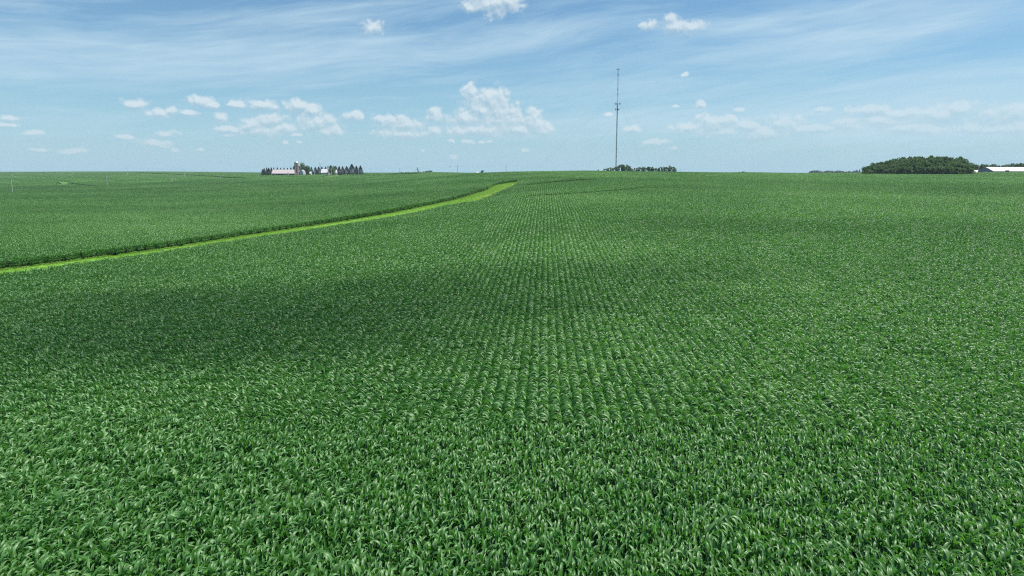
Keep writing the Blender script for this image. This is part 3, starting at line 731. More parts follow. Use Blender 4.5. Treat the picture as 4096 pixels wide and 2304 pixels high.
# spruces round the farmstead
sp = [(258, 395, 52), (290, 372, 52), (343, 360, 44), (385, 366, 64), (438, 356, 48), (490, 358, 44), (562, 360, 58), (628, 365, 44), (700, 365, 50), (773, 366, 46), (842, 355, 54)]
for i, (cx, cy_, w) in enumerate(sp):
    tree('spruce', 'spruce_tree', fx(cx), fy(cy_), 1195 if i > 3 else 1172, w*1.25/5.152, 'dark spruce, %s from the left in the row behind the long white barn' % ORD[i], 'spruces behind the long barn')
sp = [(905, 325, 62), (1264, 345, 52), (1345, 352, 74), (1414, 343, 66), (1480, 340, 60), (1554, 345, 56)]
for i, (cx, cy_, w) in enumerate(sp):
    tree('spruce', 'spruce_tree', fx(cx), fy(cy_), 1205, w*1.2/5.152, 'dark spruce pressed against the left side of the silo' if i == 0 else 'dark spruce, %s from the left between the leafy trees and the white shed' % ORD[i-1], 'spruces in the middle of the farmstead' if i else None)
sp = [(1766, 325, 70), (1836, 333, 72), (1908, 335, 68), (1990, 335, 96), (2097, 292, 120), (2190, 325, 76), (2275, 322, 84)]
labs = ['dark spruce just right of the round green tree by the white shed', 'dark narrow spruce, second in the row on the right of the farmstead', 'dark narrow spruce left of the broad paler one in the right row', 'broad paler green spruce left of the tallest one', 'tallest and broadest conifer of the farmstead, olive green', 'dark spruce between the tallest conifer and the last one', 'dark spruce at the right end of the farmstead row']
for i, (cx, cy_, w) in enumerate(sp):
    tree('spruce', 'spruce_tree', fx(cx), fy(cy_), 1180, w*1.2/5.152, labs[i], 'spruces at the right of the farmstead')
tree('broad', 'leafy_tree', fx(1063), fy(282), 1178, 150/5.152, 'tall dark green leafy tree right behind the concrete silo')
tree('broad', 'leafy_tree', fx(1180), fy(318), 1166, 150/5.152, 'wide leafy tree right of the small barn, lower than its neighbour')
tree('broad', 'leafy_tree', fx(1135), fy(350), 1190, 130/5.152, 'leafy tree filling the gap between the two big trees by the silo')
tree('broad', 'leafy_tree', fx(1668), fy(312), 1142, 140/5.152, 'round lighter green tree standing in front of the white shed')
tree('broad', 'leafy_tree', fx(1740), fy(335), 1165, 70/5.152, 'small leafy tree between the round green tree and the spruces')
# trees by the mast
def mx(c): return 2350+c/6.44
def my(c): return 600+c/6.44
mt = [('bush', 275, 502, 34, 'tiny bush on the crest, far left of the mast'), ('open', 425, 480, 44, 'small thin shrub left of the mast, first bump of the clump'),
      ('open', 505, 455, 80, 'low open tree left of the mast'), ('open', 585, 442, 90, 'tallest of the low open trees left of the mast'), ('bush', 650, 465, 80, 'low bushy tree touching the mast on its left'),
      ('bush', 755, 440, 110, 'dark bush at the foot of the mast, right side'), ('open', 785, 410, 90, 'thin tree just right of the mast'), ('open', 872, 368, 110, 'tall tree with a bare gap, right of the mast'),
      ('broad', 940, 395, 120, 'tree in the middle of the big clump by the mast'), ('open', 1025, 367, 140, 'tall round topped tree at the right of the big clump'), ('bush', 1090, 440, 120, 'olive low tree closing the big clump on the right'),
      ('bush', 1165, 492, 40, 'small dark bush in the gap right of the big clump'), ('open', 1215, 458, 70, 'thin see through tree in the gap'), ('open', 1270, 455, 60, 'thin pale tree, second in the gap'), ('open', 1345, 440, 100, 'grey green thin tree left of the twin crowned tree'),
      ('broad', 1430, 428, 70, 'left crown of the twin crowned tree'), ('open', 1480, 425, 80, 'right crown of the twin crowned tree'), ('broad', 1580, 428, 90, 'squarish green tree, left half of the flat topped pair'), ('broad', 1670, 430, 100, 'squarish green tree, right half of the flat topped pair'),
      ('bush', 1775, 470, 70, 'low round bush in the dip before the last clump'), ('bush', 1840, 468, 80, 'second low round bush before the last clump'), ('open', 1895, 428, 90, 'open tree at the left end of the last clump'),
      ('broad', 1970, 440, 90, 'olive tree inside the last clump'), ('open', 2025, 425, 90, 'tree with a pointed top in the last clump'), ('broad', 2110, 418, 110, 'tallest tree of the last clump right of the mast'), ('open', 2200, 430, 100, 'open tree right of the tallest of the last clump'), ('bush', 2255, 470, 80, 'low tree at the right end of the last clump')]
for kind, cx, cy_, w, lab in mt:
    tree(kind, 'leafy_tree' if kind != 'bush' else 'bush', mx(cx), my(cy_), 815+random.uniform(-14, 14), w*1.15/6.44, lab, 'trees along the crest by the mast', cat='tree' if kind != 'bush' else 'bush')
# the big grove on the right
prof = [(3457, 682), (3471, 666), (3496, 652), (3530, 646), (3565, 635), (3614, 627), (3666, 624), (3757, 624), (3819, 626), (3861, 634), (3882, 650)]
gx_ = [p[0] for p in prof]; gy_ = [p[1] for p in prof]
for row, (Y, dy, n) in enumerate(((640, 0, 23), (628, 5, 21), (616, 13, 20), (604, 24, 19), (594, 38, 18))):
    for i in range(n):
        x = 3466+(3884-3466)*(i+.5+(.5 if row % 2 else 0))/n+random.uniform(-4, 4)
        yt = np.interp(x, gx_, gy_)+dy+random.uniform(-2.5, 4)
        if yt > 682: continue
        tree('grove', 'leafy_tree', x, yt, Y, random.uniform(28, 40), ('tree on the skyline of the dense grove, %s crown from its left end' % ORD[i]) if row == 0 else 'grey green tree inside the dense grove, below its skyline crowns', 'trees of the dense grove')
tree('bush', 'bush', 3462, 668, 612, 26, 'small ragged tree at the left tip of the dense grove', cat='bush')
prof = [(3875, 651), (3913, 655), (3965, 658), (4035, 655), (4096, 649), (4170, 648)]
for i in range(22):
    x = 3872+i*13.5+random.uniform(-4, 4)
    tree('grove', 'leafy_tree', x, np.interp(x, [p[0] for p in prof], [p[1] for p in prof])+random.uniform(-1.5, 3.5), 930+(i % 3)*10, random.uniform(20, 28), 'windbreak tree behind the white roofed barn, %s from the grove' % ORD[i], 'windbreak behind the white roofed barn')
# hazy far tree line
random.seed(21)
def far_tree(kind, x, yt, w, lab, grp, Y=2500):
    top = at(x, yt, Y); b = at(x, 695, Y); e = tree(kind, 'distant_tree', x, yt, Y, w, lab, grp); h = max(3.0, top.z-b.z); e.location.z = b.z-2; e.scale[2] = (h+2)/10
for i in range(30):
    x = 3243+i*7.3+random.uniform(-2, 2)
    yt = 684+random.uniform(-2.5, 2.0)+(-2.5 if i in (1, 2, 16) else 0)+(-5 if i in (27, 25) else 0)+(3 if i in (6, 18, 19) else 0)
    far_tree('spruce' if i % 4 == 3 or i in (25, 27) else 'broad', x, yt, random.uniform(9, 15) if i not in (25, 27) else 7, 'small hazy tree, %s from the left in the distant line before the grove' % ORD[i], 'distant tree line left of the grove')
def sx(c): return 1500+c/4.293
def sy(c): return 600+c/4.293
for i, (cx, cy_, w) in enumerate([(400, 385, 30), (432, 378, 30), (460, 378, 30), (488, 380, 30), (540, 378, 34), (578, 374, 34), (655, 374, 18), (668, 378, 18), (690, 376, 16), (748, 360, 16), (800, 372, 10)]):
    far_tree('broad', sx(cx), sy(cy_), w/4.293*1.2, 'tiny dark tree on the horizon by the grain elevator, %s from the left' % ORD[i], 'tiny trees round the grain elevator', 2300)
for i, (cx, cy_, w) in enumerate([(840, 370, 50), (880, 362, 50), (915, 354, 60), (950, 352, 60), (975, 362, 40)]):
    far_tree('broad', sx(cx), sy(cy_), w/4.293*1.2, 'tree of the low clump right of the grain elevator, %s from the left' % ORD[i], 'low clump right of the elevator', 2100)
for i, (cx, cy_, w) in enumerate([(1828, 358, 34), (1850, 350, 44)]):
    tree('bush', 'bush', sx(cx), sy(cy_), 1180, w/4.293*1.2, ['left half of the dark rounded bush on the skyline near the hill', 'right half of the dark rounded bush on the skyline near the hill'][i], cat='bush')
for i, (x, yt, w) in enumerate([(2955, 688, 16), (2972, 686.5, 20), (2990, 688, 14)]):
    far_tree('broad', x, yt, w, 'small far tree peeping over the crest between mast and grove, %s from the left' % ORD[i], 'trees peeping over the crest', 1500)

# ------------------------------------------------------------------ buildings
M_WHITE = principled('white_paint', (.60, .60, .60), .6, .4, var=.06, scale=.6)
M_ROOFW = principled('white_metal_roof', (.70, .68, .67), .45, .5, var=.05, scale=.5)
M_ROOFP = principled('pale_pink_metal_roof', (.62, .54, .52), .45, .5, var=.06, scale=.5)
M_GREYW = principled('grey_siding_and_shade', (.22, .26, .29), .7, .3, var=.08, scale=.6)
M_DARK = principled('dark_opening', (.02, .02, .022), .8, .2)
M_CONC = principled('weathered_concrete', (.31, .225, .19), .9, .2, var=.18, scale=.7, bump=.3)
M_DOME = principled('galvanised_dome', (.62, .64, .66), .35, .5, .5, var=.1)
M_BROWN = principled('brown_boards_and_shade', (.16, .12, .10), .85, .2, var=.2)
M_GLASS = principled('window_glass', (.05, .07, .09), .12, .6, var=.05)
def gable(mb, L, W, he, hr, over=.4, th=.14):
    """two roof slabs along x"""
    for s in (-1, 1):
        y0, z0 = s*(W/2+over), he-over*(hr-he)/(W/2)
        v = [(-L/2-over, y0, z0), (L/2+over, y0, z0), (L/2+over, 0, hr), (-L/2-over, 0, hr)]
        v += [(p[0], p[1], p[2]+th) for p in v]
        mb.add(v, [(0, 3, 2, 1), (4, 5, 6, 7), (0, 1, 5, 4), (1, 2, 6, 5), (2, 3, 7, 6), (3, 0, 4, 7)])
def walls(mb, L, W, he, hr, z0=-1.5):
    v = [(-L/2, -W/2, z0), (L/2, -W/2, z0), (L/2, W/2, z0), (-L/2, W/2, z0), (-L/2, -W/2, he), (L/2, -W/2, he), (L/2, W/2, he), (-L/2, W/2, he), (-L/2, 0, hr-.03), (L/2, 0, hr-.03)]
    mb.add(v, [(0, 1, 5, 4), (2, 3, 7, 6), (1, 2, 6, 9, 5), (3, 0, 4, 8, 7), (0, 3, 2, 1)])
def building(name, x0, x1, yb, yr, Y, W, he_f, rz, mw, mr, label, cat='barn', ribs=True, lift=0.0):
    """a gabled building seen between x0 and x1, its ridge at yr"""
    a = at(x0, yb, Y); b = at(x1, yb, Y); L = (b.x-a.x); cx = (a.x+b.x)/2
    gz = float(ground(cx, Y))+lift; hr = at(x0, yr, Y+W/2).z-gz; he = hr*he_f
    e = empty(name, (cx, Y+W/2, gz), rz); tag(e, label, cat)
    m = MB(); walls(m, L, W, he, hr); m.build('wall', mw, e); m = MB(); gable(m, L, W, he, hr)
    if ribs:
        for i in range(int(L/1.2)+1):
            x = -L/2+i*1.2
            for s in (-1, 1): m.add([(x-.03, s*(W/2+.38), he+.10-.38*(hr-he)/(W/2)), (x+.03, s*(W/2+.38), he+.10-.38*(hr-he)/(W/2)), (x+.03, 0, hr+.20), (x-.03, 0, hr+.20)], [(0, 1, 2, 3)])
    m.build('roof', mr, e)
    return e, L, he, hr
# long white-roofed barn
e, L, he, hr = building('livestock_barn', fx(450), fx(912), fy(462), fy(404), 1150, 13, .40, 0.0, M_BROWN, M_ROOFP, 'long low barn with a pale pinkish white metal roof left of the silo')  # wall below the roof is coloured dark brown for its shade
for i in range(9):
    m = MB(); x = -L/2+L*(i+.5)/9; m.box((x, -6.55, he*.55), (L/9*.62, .12, he*.55)); m.build('opening', M_DARK, e)
for i in range(14):
    m = MB(); x = -L/2+L*(i+.5)/14; m.lathe((x, 0, hr+.1), [(.35, 0), (.35, .5), (.45, .5), (.12, .85)], 8); m.build('ridge_vent', M_ROOFW, e)
m = MB(); m.box((L*.17, -8.2, .9), (7.5, 3, 2.6)); m.build('lean_to', M_WHITE, e)
m = MB(); m.box((-L*.34, -6.75, 1.0), (3.0, .3, 2.4)); m.build('door', M_WHITE, e)
# low concrete bunk wall along the barn
a = at(fx(300), 690, 1136); b = at(fx(900), 690, 1136)
m = MB()
n_ = 30
for i in range(n_):
    x = a.x+(b.x-a.x)*(i+.5)/n_; m.box((x, 0, float(ground(x, 1136))+.55), ((b.x-a.x)/n_-.08, .3, 1.1))
o = m.build('bunk_wall', M_CONC); o.location = (0, 1136, 0); tag(o, 'low grey concrete wall running along the front of the long barn', 'wall')
# silo
s_c = at(fx(964), 690, 1140); gz = float(ground(s_c.x, 1140)); top = at(fx(960), fy(232), 1140).z; rr = (at(fx(1006), 690, 1140).x-at(fx(921), 690, 1140).x)/2
e = empty('silo', (s_c.x, 1140, gz)); tag(e, 'tall grey concrete silo with a shiny dome and a chute down its side', 'silo')
H_ = top-gz; hd = rr*.85
m = MB(); prof = []
z = -1.5
while z < H_-hd-.5:
    prof += [(rr, z), (rr, z+.70), (rr+.05, z+.72), (rr+.05, z+.80)]; z += .82
prof.append((rr, H_-hd)); m.lathe((0, 0, 0), prof, 28); m.build('wall', M_CONC, e)
m = MB(); m.lathe((0, 0, 0), [((rr+.12)*math.cos(t), H_-hd+hd*math.sin(t)) for t in np.linspace(0, 1.5, 8)], 28); m.build('dome', M_DOME, e, True)
m = MB(); m.tube((-rr*.35, -rr*1.02, -1), (-rr*.35, -rr*1.02, H_-hd+.6), .55, .55, 8); m.build('chute', principled('chute_metal', (.42, .41, .40), .6, .4), e)
# small gambrel barn
c = at(fx(1062), 690, 1132); gz = float(ground(c.x, 1132)); w_ = .80*(at(fx(1112), 690, 1132).x-at(fx(1010), 690, 1132).x); hh = at(fx(1062), fy(414), 1132).z-gz
e = empty('small_barn', (c.x+.5, 1136, gz), R(-14)); tag(e, 'small white barn with a curved gambrel roof right of the silo', 'barn')
pr = [(-.5, .0), (-.5, .42), (-.36, .78), (0, 1.0), (.36, .78), (.5, .42), (.5, 0)]
m = MB(); n_ = len(pr); v = [(p[0]*w_, -3.5, p[1]*hh if p[1] else -1.5) for p in pr]+[(p[0]*w_, 3.5, p[1]*hh if p[1] else -1.5) for p in pr]
m.add(v, [tuple(range(n_)), tuple(range(2*n_-1, n_-1, -1)), (0, n_, n_+1, 1), (5, n_+5, n_+6, 6)]); m.build('wall', M_WHITE, e)
m = MB(); q = [(-.56, .36), (-.38, .80), (0, 1.03), (.38, .80), (.56, .36)]
for i in range(4):
    (xa, za), (xb, zb) = q[i], q[i+1]; v = [(xa*w_, -3.9, za*hh), (xb*w_, -3.9, zb*hh), (xb*w_, 3.9, zb*hh), (xa*w_, 3.9, za*hh)]; v += [(p[0], p[1], p[2]+.18) for p in v]
    m.add(v, [(0, 1, 2, 3), (4, 7, 6, 5), (0, 4, 5, 1), (1, 5, 6, 2), (2, 6, 7, 3), (3, 7, 4, 0)])
m.build('roof', principled('grey_shingle', (.34, .36, .38), .8, .3, var=.15), e)
m = MB(); m.box((0, -3.55, hh*.16), (w_*.3, .15, hh*.32)); m.build('door', M_DARK, e)
# shed, house, machine shed
building('small_shed', fx(1228), fx(1254), fy(472), fy(448), 1150, 6, .62, 0, M_WHITE, M_ROOFW, 'tiny pale shed at the right foot of the leafy trees', 'shed', False)
e, L, he, hr = building('farm_house', fx(1462), fx(1612), fy(455), fy(394), 1155, 11, .48, 0, M_WHITE, M_ROOFW, 'white farm building with a white roof left of the round green tree', 'house')
for i in range(4):
    m = MB(); x = -L/2+L*(i+.6)/4.4; m.box((x, -5.53, he*.5), (1.3, .1, 1.3)); w2 = m.build('window', M_WHITE, e); m = MB(); m.box((x, -5.60, he*.5), (1.05, .06, 1.05)); m.build('pane', M_GLASS, w2)
m = MB(); m.box((-L/2+.6, 1.5, hr+.1), (.8, .8, 1.4)); m.build('chimney', M_BROWN, e)
e, L, he, hr = building('machine_shed', fx(1700), fx(1780), fy(455), fy(412), 1160, 8, .55, R(5), M_WHITE, M_ROOFW, 'white shed with a round shouldered end right of the round green tree', 'shed')
m = MB(); m.box((L/2+.06, 0, he*.45), (.12, 4.5, he*.85)); m.build('door', M_GREYW, e)
# big white-roofed barns at the right edge
a = at(3914, 690, 850); gz = float(ground(a.x+20, 860)); rp = at(3945, 668.5, 850)
Wb = at(3978, 690, 850).x-at(3912, 690, 850).x; Lb = 120.0; hr = rp.z-gz; he = hr-(at(0, 668.5, 850).z-at(0, 684.5, 850).z)*1.0
e = empty('long_white_barn', (a.x+Wb/2, 850, gz)); tag(e, 'very long barn with a bright white roof and shaded grey gable end at the right edge', 'barn')
# ridge runs away to the right: gable faces the camera's left
ang = R(62)
b_ = MB(); walls(b_, Lb, Wb, he, hr); wall_o = b_.build('wall', M_GREYW, e)  # shade on the gable end is put into the wall's grey
g_ = MB(); gable(g_, Lb, Wb, he, hr, .5); roof_o = g_.build('roof', M_ROOFW, e)
v_ = MB(); v_.box((-Lb/2-.1, 0, he*.5), (.12, Wb*.3, he*.8)); v_.build('door', M_WHITE, e)
e.rotation_euler = (0, 0, R(20)); e.location = (a.x+Wb*.42+math.cos(R(20))*Lb/2, 850+math.sin(R(20))*Lb/2, gz)
building('white_shed', 3884, 3922, 690, 680.5, 862, 12, .35, 0, M_WHITE, M_ROOFW, 'low white roofed shed left of the grey gable, in front of the windbreak', 'shed', False)
tree('bush', 'bush', 4030, 681, 842, 14, 'small bush in front of the bright white roof', cat='bush')
# red and white roof far on the hill
building('distant_building', 1906, 1915, 690, 687.8, 1110, 6, .45, 0, principled('red_siding', (.35, .08, .06), .7, .3), M_ROOFW, 'tiny white roofed building on the skyline left of the dark bush', 'building', False)

# ------------------------------------------------------------------ mast
def lattice(mb, z0, z1, w0, r, step, n=3, ph=.5):
    zs = np.arange(z0, z1, step); zs = np.append(zs, z1)
    def leg(k, z): t = ph+2*math.pi*k/n; return (w0*math.cos(t), w0*math.sin(t), z)
    for k in range(n): mb.tube(leg(k, z0), leg(k, z1), r, r, 5)
    for i in range(len(zs)-1):
        for k in range(n):
            mb.tube(leg(k, zs[i]), leg((k+1) % n, zs[i+1]), r*.42, r*.42, 3); mb.tube(leg(k, zs[i]), leg((k+1) % n, zs[i]), r*.42, r*.42, 3)
MY = 800.0
mb_ = at(2463.5, 683, MY); gz = float(ground(mb_.x, MY))
e = empty('radio_mast', (mb_.x, MY, gz)); tag(e, 'very tall thin guyed lattice mast with antenna platforms rising above the crest', 'mast')
def mz(y): return at(2466, y, MY).z-gz
M_STEEL = principled('galvanised_steel', (.30, .34, .38), .5, .5, .4, var=.1)
M_MRED = principled('faded_red_steel', (.36, .20, .18), .6, .4, .1, var=.15)
M_MTEAL = principled('bluish_grey_steel', (.12, .19, .24), .6, .4, .2, var=.1)
M_CABLE = principled('black_cable', (.05, .06, .07), .7, .3)
zt = mz(277); bands = [(-2, mz(640), M_MTEAL), (mz(640), mz(560), M_MRED), (mz(560), mz(500), M_MTEAL), (mz(500), mz(441), M_MRED), (mz(441), mz(418), M_MTEAL), (mz(418), mz(350), M_STEEL), (mz(350), zt, M_STEEL)]
for z0, z1, m_ in bands:
    m = MB(); lattice(m, z0, z1, .62, .085 if z1 <= mz(418)+.1 else .062, 1.15); m.build('mast_section', m_, e)
m = MB()
for k in range(4): m.box((-.22+.15*k, -.28, (mz(418)-1)/2), (.11, .11, mz(418)+1))
m.build('cable_run', M_CABLE, e)
m = MB(); m.box((.1, .1, (mz(418)+zt)/2), (.07, .07, zt-mz(418))); m.build('cable_run', M_CABLE, e)
def platform(z, rad, ph, arms, panel_h, name, m_, ring=True):
    m = MB()
    for k in range(3):
        t = ph+k*2.0944; x, y = rad*math.cos(t), rad*math.sin(t); tx, ty = -math.sin(t), math.cos(t)
        m.tube((0, 0, z), (x, y, z), .10, .10, 6); m.tube((0, 0, z-.9), (x*.8, y*.8, z-.1), .07, .07, 6); m.tube((x-tx*rad*.55, y-ty*rad*.55, z), (x+tx*rad*.55, y+ty*rad*.55, z), .09, .09, 6)
    if ring: m.lathe((0, 0, z-.15), [(1.0, 0), (1.0, .3), (.7, .3), (.7, 0)], 12)
    pf = m.build(name, m_, e)
    for k in range(3):
        t = ph+k*2.0944; x, y = rad*math.cos(t), rad*math.sin(t); tx, ty = -math.sin(t), math.cos(t)
        for j in range(arms):
            o_ = (j-(arms-1)/2)*rad*1.05/max(1, arms-1); m = MB(); m.box((x+tx*o_, y+ty*o_, z), (.32, .22, panel_h), t); m.build('antenna_panel', M_PANEL, pf)
M_PANEL = principled('antenna_grey', (.42, .44, .45), .6, .3)
platform(mz(415), 2.7, .1, 3, 2.1, 'antenna_platform', M_STEEL); platform(mz(438), 2.0, .7, 3, 2.0, 'antenna_platform', M_MTEAL)
platform(zt, 1.5, .3, 2, 1.2, 'antenna_mount', M_STEEL, False)
m = MB(); m.tube((0, 0, zt), (0, 0, zt+1.6), .05, .03, 5); m.build('beacon_rod', M_STEEL, e)
m = MB(); m.lathe((0, 0, 0), [(.05, 0), (.35, .12), (.6, .35)], 14); d_ = m.build('dish', M_WHITE, e, True); d_.location = (.75, -.6, mz(594)); d_.rotation_euler = (R(90), 0, R(20))
for yy in (299, 359, 376, 496):
    m = MB(); m.lathe((0, 0, mz(yy)-.25), [(.85, 0), (.85, .5), (.6, .5), (.6, 0)], 10); m.build('guy_collar', M_MTEAL, e)
for k in range(3):
    t = R(180)+k*2.0944
    for j, (yy, dd) in enumerate(((299, 92), (359, 92), (376, 92), (496, 55), (600, 55))):
        p = (0, 0, mz(yy)); gx1, gy1 = dd*math.cos(t), dd*math.sin(t); g1 = float(ground(mb_.x+gx1, MY+gy1))-gz
        m = MB(); m.tube(p, (gx1, gy1, g1), .022, .022, 4); m.build('guy_wire', M_STEEL, e)

# windmill tower at the farm
wt = at(fx(1450), 690, 1190); gz = float(ground(wt.x, 1190)); ht = at(fx(1446), fy(255), 1190).z-gz
e = empty('steel_tower', (wt.x, 1190, gz)); tag(e, 'slim dark lattice tower rising behind the white farm building', 'tower')
m = MB()
for k in range(4):
    t = .4+k*math.pi/2; m.tube((1.5*math.cos(t), 1.5*math.sin(t), 0), (.12*math.cos(t), .12*math.sin(t), ht-1), .08, .07, 4)
for i in range(9):
    z = i*(ht-1)/9; r0 = 1.5-1.38*i/9; r1 = 1.5-1.38*(i+1)/9
    for k in range(4):
        t = .4+k*math.pi/2; t2 = t+math.pi/2; m.tube((r0*math.cos(t), r0*math.sin(t), z), (r1*math.cos(t2), r1*math.sin(t2), z+(ht-1)/9), .035, .035, 3); m.tube((r0*math.cos(t), r0*math.sin(t), z), (r0*math.cos(t2), r0*math.sin(t2), z), .035, .035, 3)
m.build('frame', M_MTEAL, e); m = MB(); m.tube((0, 0, ht-1.2), (0, 0, ht), .09, .09, 6); m.box((0, -.2, ht-.5), (.8, .15, .4)); m.build('head', M_CABLE, e)

# grain elevator leg on the horizon
c = at(sx(728), 690, 2100); gz = at(sx(728), 691, 2100).z-3; ht = at(sx(726), sy(302), 2100).z-gz
e = empty('grain_elevator', (c.x, 2100, gz)); tag(e, 'thin grain elevator leg with slanting spouts on the far horizon', 'grain elevator')
m = MB(); m.box((0, 0, ht/2), (1.3, 1.3, ht)); m.build('leg_shaft', M_GREYW, e); m = MB(); m.box((0, 0, ht-.9), (3.4, 2.4, 1.8)); m.build('head_house', M_MRED, e)
for dx in (-9, 9, 5):
    m = MB(); m.tube((0, 0, ht*.78), (dx, 0, ht*.42), .35, .35, 5); m.build('spout', M_MTEAL, e)
m = MB(); m.box((0, 0, ht*.78), (3.2, 2, .5)); m.build('platform', M_MTEAL, e)

# ------------------------------------------------------------------ utility poles
M_POLE = principled('weathered_pole', (.60, .58, .53), .9, .2, var=.15, scale=.8)
M_INS = principled('insulator', (.45, .46, .46), .4, .5)
WIRE = principled('wire', (.09, .10, .11), .6, .3)
def pole(x, yt, yb, kind, label, Y=None, hh=10.6):
    """kind: T crossarm, S single post with top pin, X transformer"""
    if Y is None: Y = hh*F*.987/(yb-yt)
    top = at(x, yt, Y); gz = float(ground(top.x, Y)); 
    if top.z-gz < 7 or top.z-gz > 15: gz = top.z-hh-1.0
    h = top.z-gz; e = empty('utility_pole', (top.x, Y, gz)); tag(e, label, 'utility pole', 'utility poles crossing the fields')
    m = MB(); m.tube((0, 0, -1), (0, 0, h), .30, .24, 8); m.build('post', M_POLE, e)
    arms = {'T': [h-.45], 'D': [h-.4, h-1.6], 'S': [], 'X': [h-.5]}[kind]
    az_ = -.15
    for za in arms:
        w = 2.6 if kind != 'D' else 2.4; m = MB(); m.box((0, -.22, za), (w, .14, .22)); cr = m.build('crossarm', M_POLE, e)
        for s_ in (-1, -.45, .45, 1):
            m = MB(); m.lathe((s_*w*.47, -.16, za+.07), [(.05, 0), (.07, .08), (.05, .2)], 6); m.build('insulator', M_INS, cr)
    if kind == 'S':
        m = MB(); m.tube((0, 0, h), (0, 0, h+.35), .05, .04, 6); m.build('insulator', M_INS, e)
        m = MB(); m.tube((0, 0, h-1.3), (.35, -.1, h-1.2), .05, .05, 6); m.build('insulator', M_INS, e)
    if kind == 'X':
        for s_ in (-.42, .42):
            m = MB(); m.lathe((s_, -.25, h-3.0), [(.26, 0), (.28, .1), (.28, .9), (.15, 1.0)], 12); m.build('transformer', M_INS, e)
    return Vector((top.x, Y, gz+h))
A1 = [pole(44, 715.5, 766, 'T', 'nearest and largest pole, with a crossarm, at the far left'),
      pole(425, 702, 742, 'T', 'large pole with a crossarm, second from the left in the nearer line'),
      pole(687.5, 704, 727, 'D', 'pole with two crossarms between the second large pole and the farmstead', hh=7.6+2.4, Y=900),
      pole(880.5, 698, 718, 'T', 'pole with a short crossarm, fourth in the nearer line', Y=980),
      pole(1032.5, 691, 711.5, 'X', 'pole carrying grey transformers left of the long barn', Y=1020)]
A2 = [pole(47, 695, 708, 'S', 'small distant pole just above the nearest pole', Y=1200), pole(286, 682, 703, 'S', 'slim pole crossing the skyline above the grass clearing', Y=1170), pole(508, 670, 693.5, 'S', 'slim pole on the skyline, tallest against the sky on the left', Y=1180),
      pole(736, 675, 701, 'S', 'slim pole crossing the skyline midway to the farmstead', Y=1130), pole(939, 689.5, 713, 'S', 'slim pole with top level with the skyline, left of the farmstead', Y=1075),
      pole(1086, 684, 711, 'T', 'pole in front of the left end of the long barn', Y=1070), pole(1152, 687, 709, 'X', 'pole with boxes near the middle of the long barn', Y=1068), pole(1179.5, 687, 709, 'S', 'left pole of the close pair in front of the silo', Y=1068), pole(1184, 688, 709, 'S', 'right pole of the close pair in front of the silo', Y=1067),
      pole(1257.5, 677.5, 707, 'S', 'pole right of the leafy trees, before the white building', Y=1055), pole(1325.5, 672, 699, 'S', 'pole in front of the round green tree beside the gravel track', Y=1060), pole(1383, 669, 703, 'S', 'pole in front of the spruces right of the machine shed', Y=1040),
      pole(1434, 668.5, 689.5, 'S', 'pole before the gap between the last two spruces', Y=1090), pole(1484, 670, 689.5, 'S', 'slim pole standing alone just right of the farmstead', Y=1120), pole(1528, 676, 689, 'S', 'short distant pole right of the farmstead', Y=1500),
      pole(1599, 671.5, 698, 'S', 'dark pole left of the grain elevator', Y=1070), pole(1830, 663, 692, 'T', 'dark pole between the elevator and the hill', Y=1050), pole(2024.5, 660, 686, 'S', 'dark pole on the left shoulder of the hill', Y=900)]
pole(1335, 673, 692, 'T', 'short pole between the round green tree and the gravel track', Y=1140)
pole(2720.5, 677, 687, 'T', 'small pole on the skyline right of the last clump by the mast', Y=1300)
pole(3283, 668, 690, 'S', 'faint slim pole above the distant tree line', Y=2400, hh=16)
pole(263, 678, 688, 'S', 'faint short pole on the far left skyline', Y=2300)
def wires(name, pts, label, offs=((0, 0),)):
    m = MB()
    for p, q in zip(pts[:-1], pts[1:]):
        if (q-p).length > 420: continue
        for ox, oz in offs:
            n = 10; pr = None
            for i in range(n+1):
                t = i/n; c = p.lerp(q, t)+Vector((ox, 0, oz+.1-4*t*(1-t)*(q-p).length*.008))
                if pr is not None: m.tube(pr, c, .016, .016, 3)
                pr = c
    o = m.build(name, WIRE); tag(o, label, 'wire'); return o
wires('power_line', A1, 'thin sagging wires of the nearer pole line on the left', ((-1.1, -.3), (1.1, -.3)))
wires('power_line', [A2[i] for i in (1, 2, 3, 4, 5, 7, 9, 10, 11, 12, 13, 15, 16, 17)], 'thin sagging wire running along the farm road poles to the hill', ((0, .3), (0, -1.2)))

# gravel track beside the farm
gr = principled('gravel', (.45, .41, .37), .95, .2, var=.15, scale=.4)
pa = [hit(x, y, 0.0) for x, y in ((1316, 708), (1335, 706.5), (1352, 704.5), (1364, 702.5))]
q = np.array([(p[0], p[1]) for p in pa]); q = rs(q, 30); w_ = 8.0
d = np.gradient(q, axis=0); d /= np.linalg.norm(d, axis=1)[:, None]; nrm_ = np.stack([-d[:, 1], d[:, 0]], 1)
o = drape('gravel_track', q-nrm_*w_, q+nrm_*w_, 4, gr, .12); o['kind'] = 'structure'

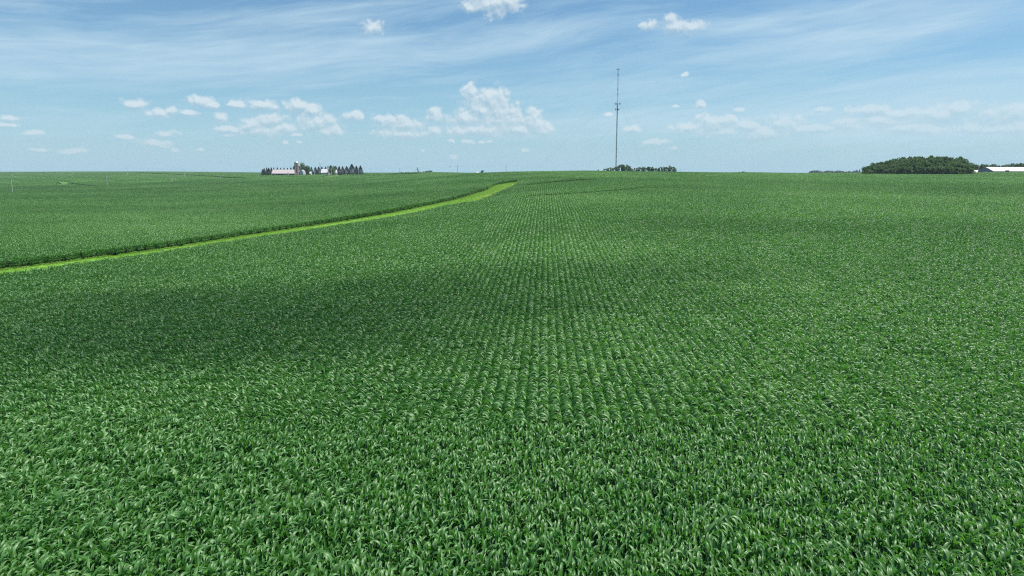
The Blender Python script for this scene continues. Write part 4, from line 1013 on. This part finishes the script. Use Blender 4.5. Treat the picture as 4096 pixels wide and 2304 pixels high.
# ------------------------------------------------------------------ bird
p = at(1800, 667.2, 170); e = empty('bird', p, R(70)); tag(e, 'small dark bird flying low above the skyline right of the elevator', 'bird')
M_BIRD = principled('dark_feathers', (.03, .03, .035), .7, .3)
m = MB(); m.lathe((0, 0, 0), [(.004, -.16), (.03, -.13), (.045, -.06), (.05, .03), (.035, .10), (.008, .15)], 10); b = m.build('body', M_BIRD, e, True); b.rotation_euler = (R(90), 0, 0)
for s_ in (-1, 1):
    m = MB(); m.add([(0, .05, .02), (s_*.14, .07, .09), (s_*.30, .0, .06), (s_*.16, -.05, .08), (0, -.06, .02), (0, .05, .005), (s_*.14, .07, .08), (s_*.30, .0, .055), (s_*.16, -.05, .07), (0, -.06, .005)], [(0, 1, 3, 4), (1, 2, 3), (5, 9, 8, 6), (6, 8, 7), (0, 5, 6, 1), (1, 6, 7, 2), (2, 7, 8, 3), (3, 8, 9, 4)]); m.build('wing', M_BIRD, e)
m = MB(); m.add([(-.02, -.13, 0), (.02, -.13, 0), (.05, -.24, .0), (-.05, -.24, 0), (-.02, -.13, .01), (.02, -.13, .01), (.05, -.24, .01), (-.05, -.24, .01)], [(0, 1, 2, 3), (4, 7, 6, 5), (0, 4, 5, 1), (1, 5, 6, 2), (2, 6, 7, 3), (3, 7, 4, 0)]); m.build('tail', M_BIRD, e)

# ------------------------------------------------------------------ air and thin clouds overhead
def volume_mat(name, col, density, ani=0.0):
    m = bpy.data.materials.new(name); m.use_nodes = True; T = NT(m.node_tree); T.n.clear()
    v = T.new('ShaderNodeVolumePrincipled'); v.inputs['Color'].default_value = (*col, 1); v.inputs['Density'].default_value = density; v.inputs['Anisotropy'].default_value = ani
    o = T.new('ShaderNodeOutputMaterial'); T.l.new(v.outputs[0], o.inputs['Volume']); return m
def haze():
    x, y0, y1, z0, z1 = 3600, -60, 3300, -60, 128
    m = MB(); m.box((0, (y0+y1)/2, (z0+z1)/2), (2*x, y1-y0, z1-z0)); o = m.build('haze', volume_mat('air', (.80, .90, 1.0), 0.75e-4)); o['kind'] = 'stuff'; o['label'] = 'thin summer haze over the fields'; o['category'] = 'haze'
haze()

def shade_cloud(gx_, gy_, rx, ry, rot, dens, alt=700.0):
    """a thin fair-weather cloud high above the field, placed up the sun's rays from the patch it shades"""
    k = alt/sdir.z; c = Vector((gx_, gy_, 0))+sdir*k; rnd = np.random.default_rng(int(abs(gx_)*7+gy_)); V = []; Fs = []
    nu, nv = 40, 14
    for j in range(nv+1):
        th = math.pi*j/nv
        for i in range(nu):
            ph = 2*math.pi*i/nu; w = 1+.16*math.sin(3*ph+gx_)+.10*math.sin(5*ph+gy_)+.05*math.sin(9*ph)
            x, y, z = math.sin(th)*math.cos(ph)*rx*w, math.sin(th)*math.sin(ph)*ry*w, math.cos(th)*7*(1+.25*math.sin(4*ph)*math.sin(th))
            V.append((x*math.cos(rot)-y*math.sin(rot), x*math.sin(rot)+y*math.cos(rot), z))
    for j in range(nv):
        for i in range(nu): Fs.append((j*nu+i, (j+1)*nu+i, (j+1)*nu+(i+1) % nu, j*nu+(i+1) % nu))
    me = mesh_from('cloud', V, Fs, True); o = bpy.data.objects.new('cloud', me); C.objects.link(o); o.location = c; me.materials.append(volume_mat('cloud_vapour', (1, 1, 1), dens)); o['kind'] = 'structure'
for n_c, a in enumerate(((-36, 68, 42, 22, .08, .030), (-28, 66, 26, 14, .1, .010), (-52, 82, 56, 26, .05, .014), (-8, 88, 44, 17, .05, .020), (30, 100, 40, 12, -.05, .010), (-66, 108, 26, 9, .3, .016), (40, 150, 60, 18, .1, .012), (-150, 330, 120, 45, .2, .014), (60, 33, 14, 5, 0, .012), (-330, 600, 330, 260, .1, .018), (90, 360, 230, 120, 0, .013))):
    shade_cloud(*a, alt=640.0+36*n_c)  # last two clouds are added, out of view, to darken the far fields
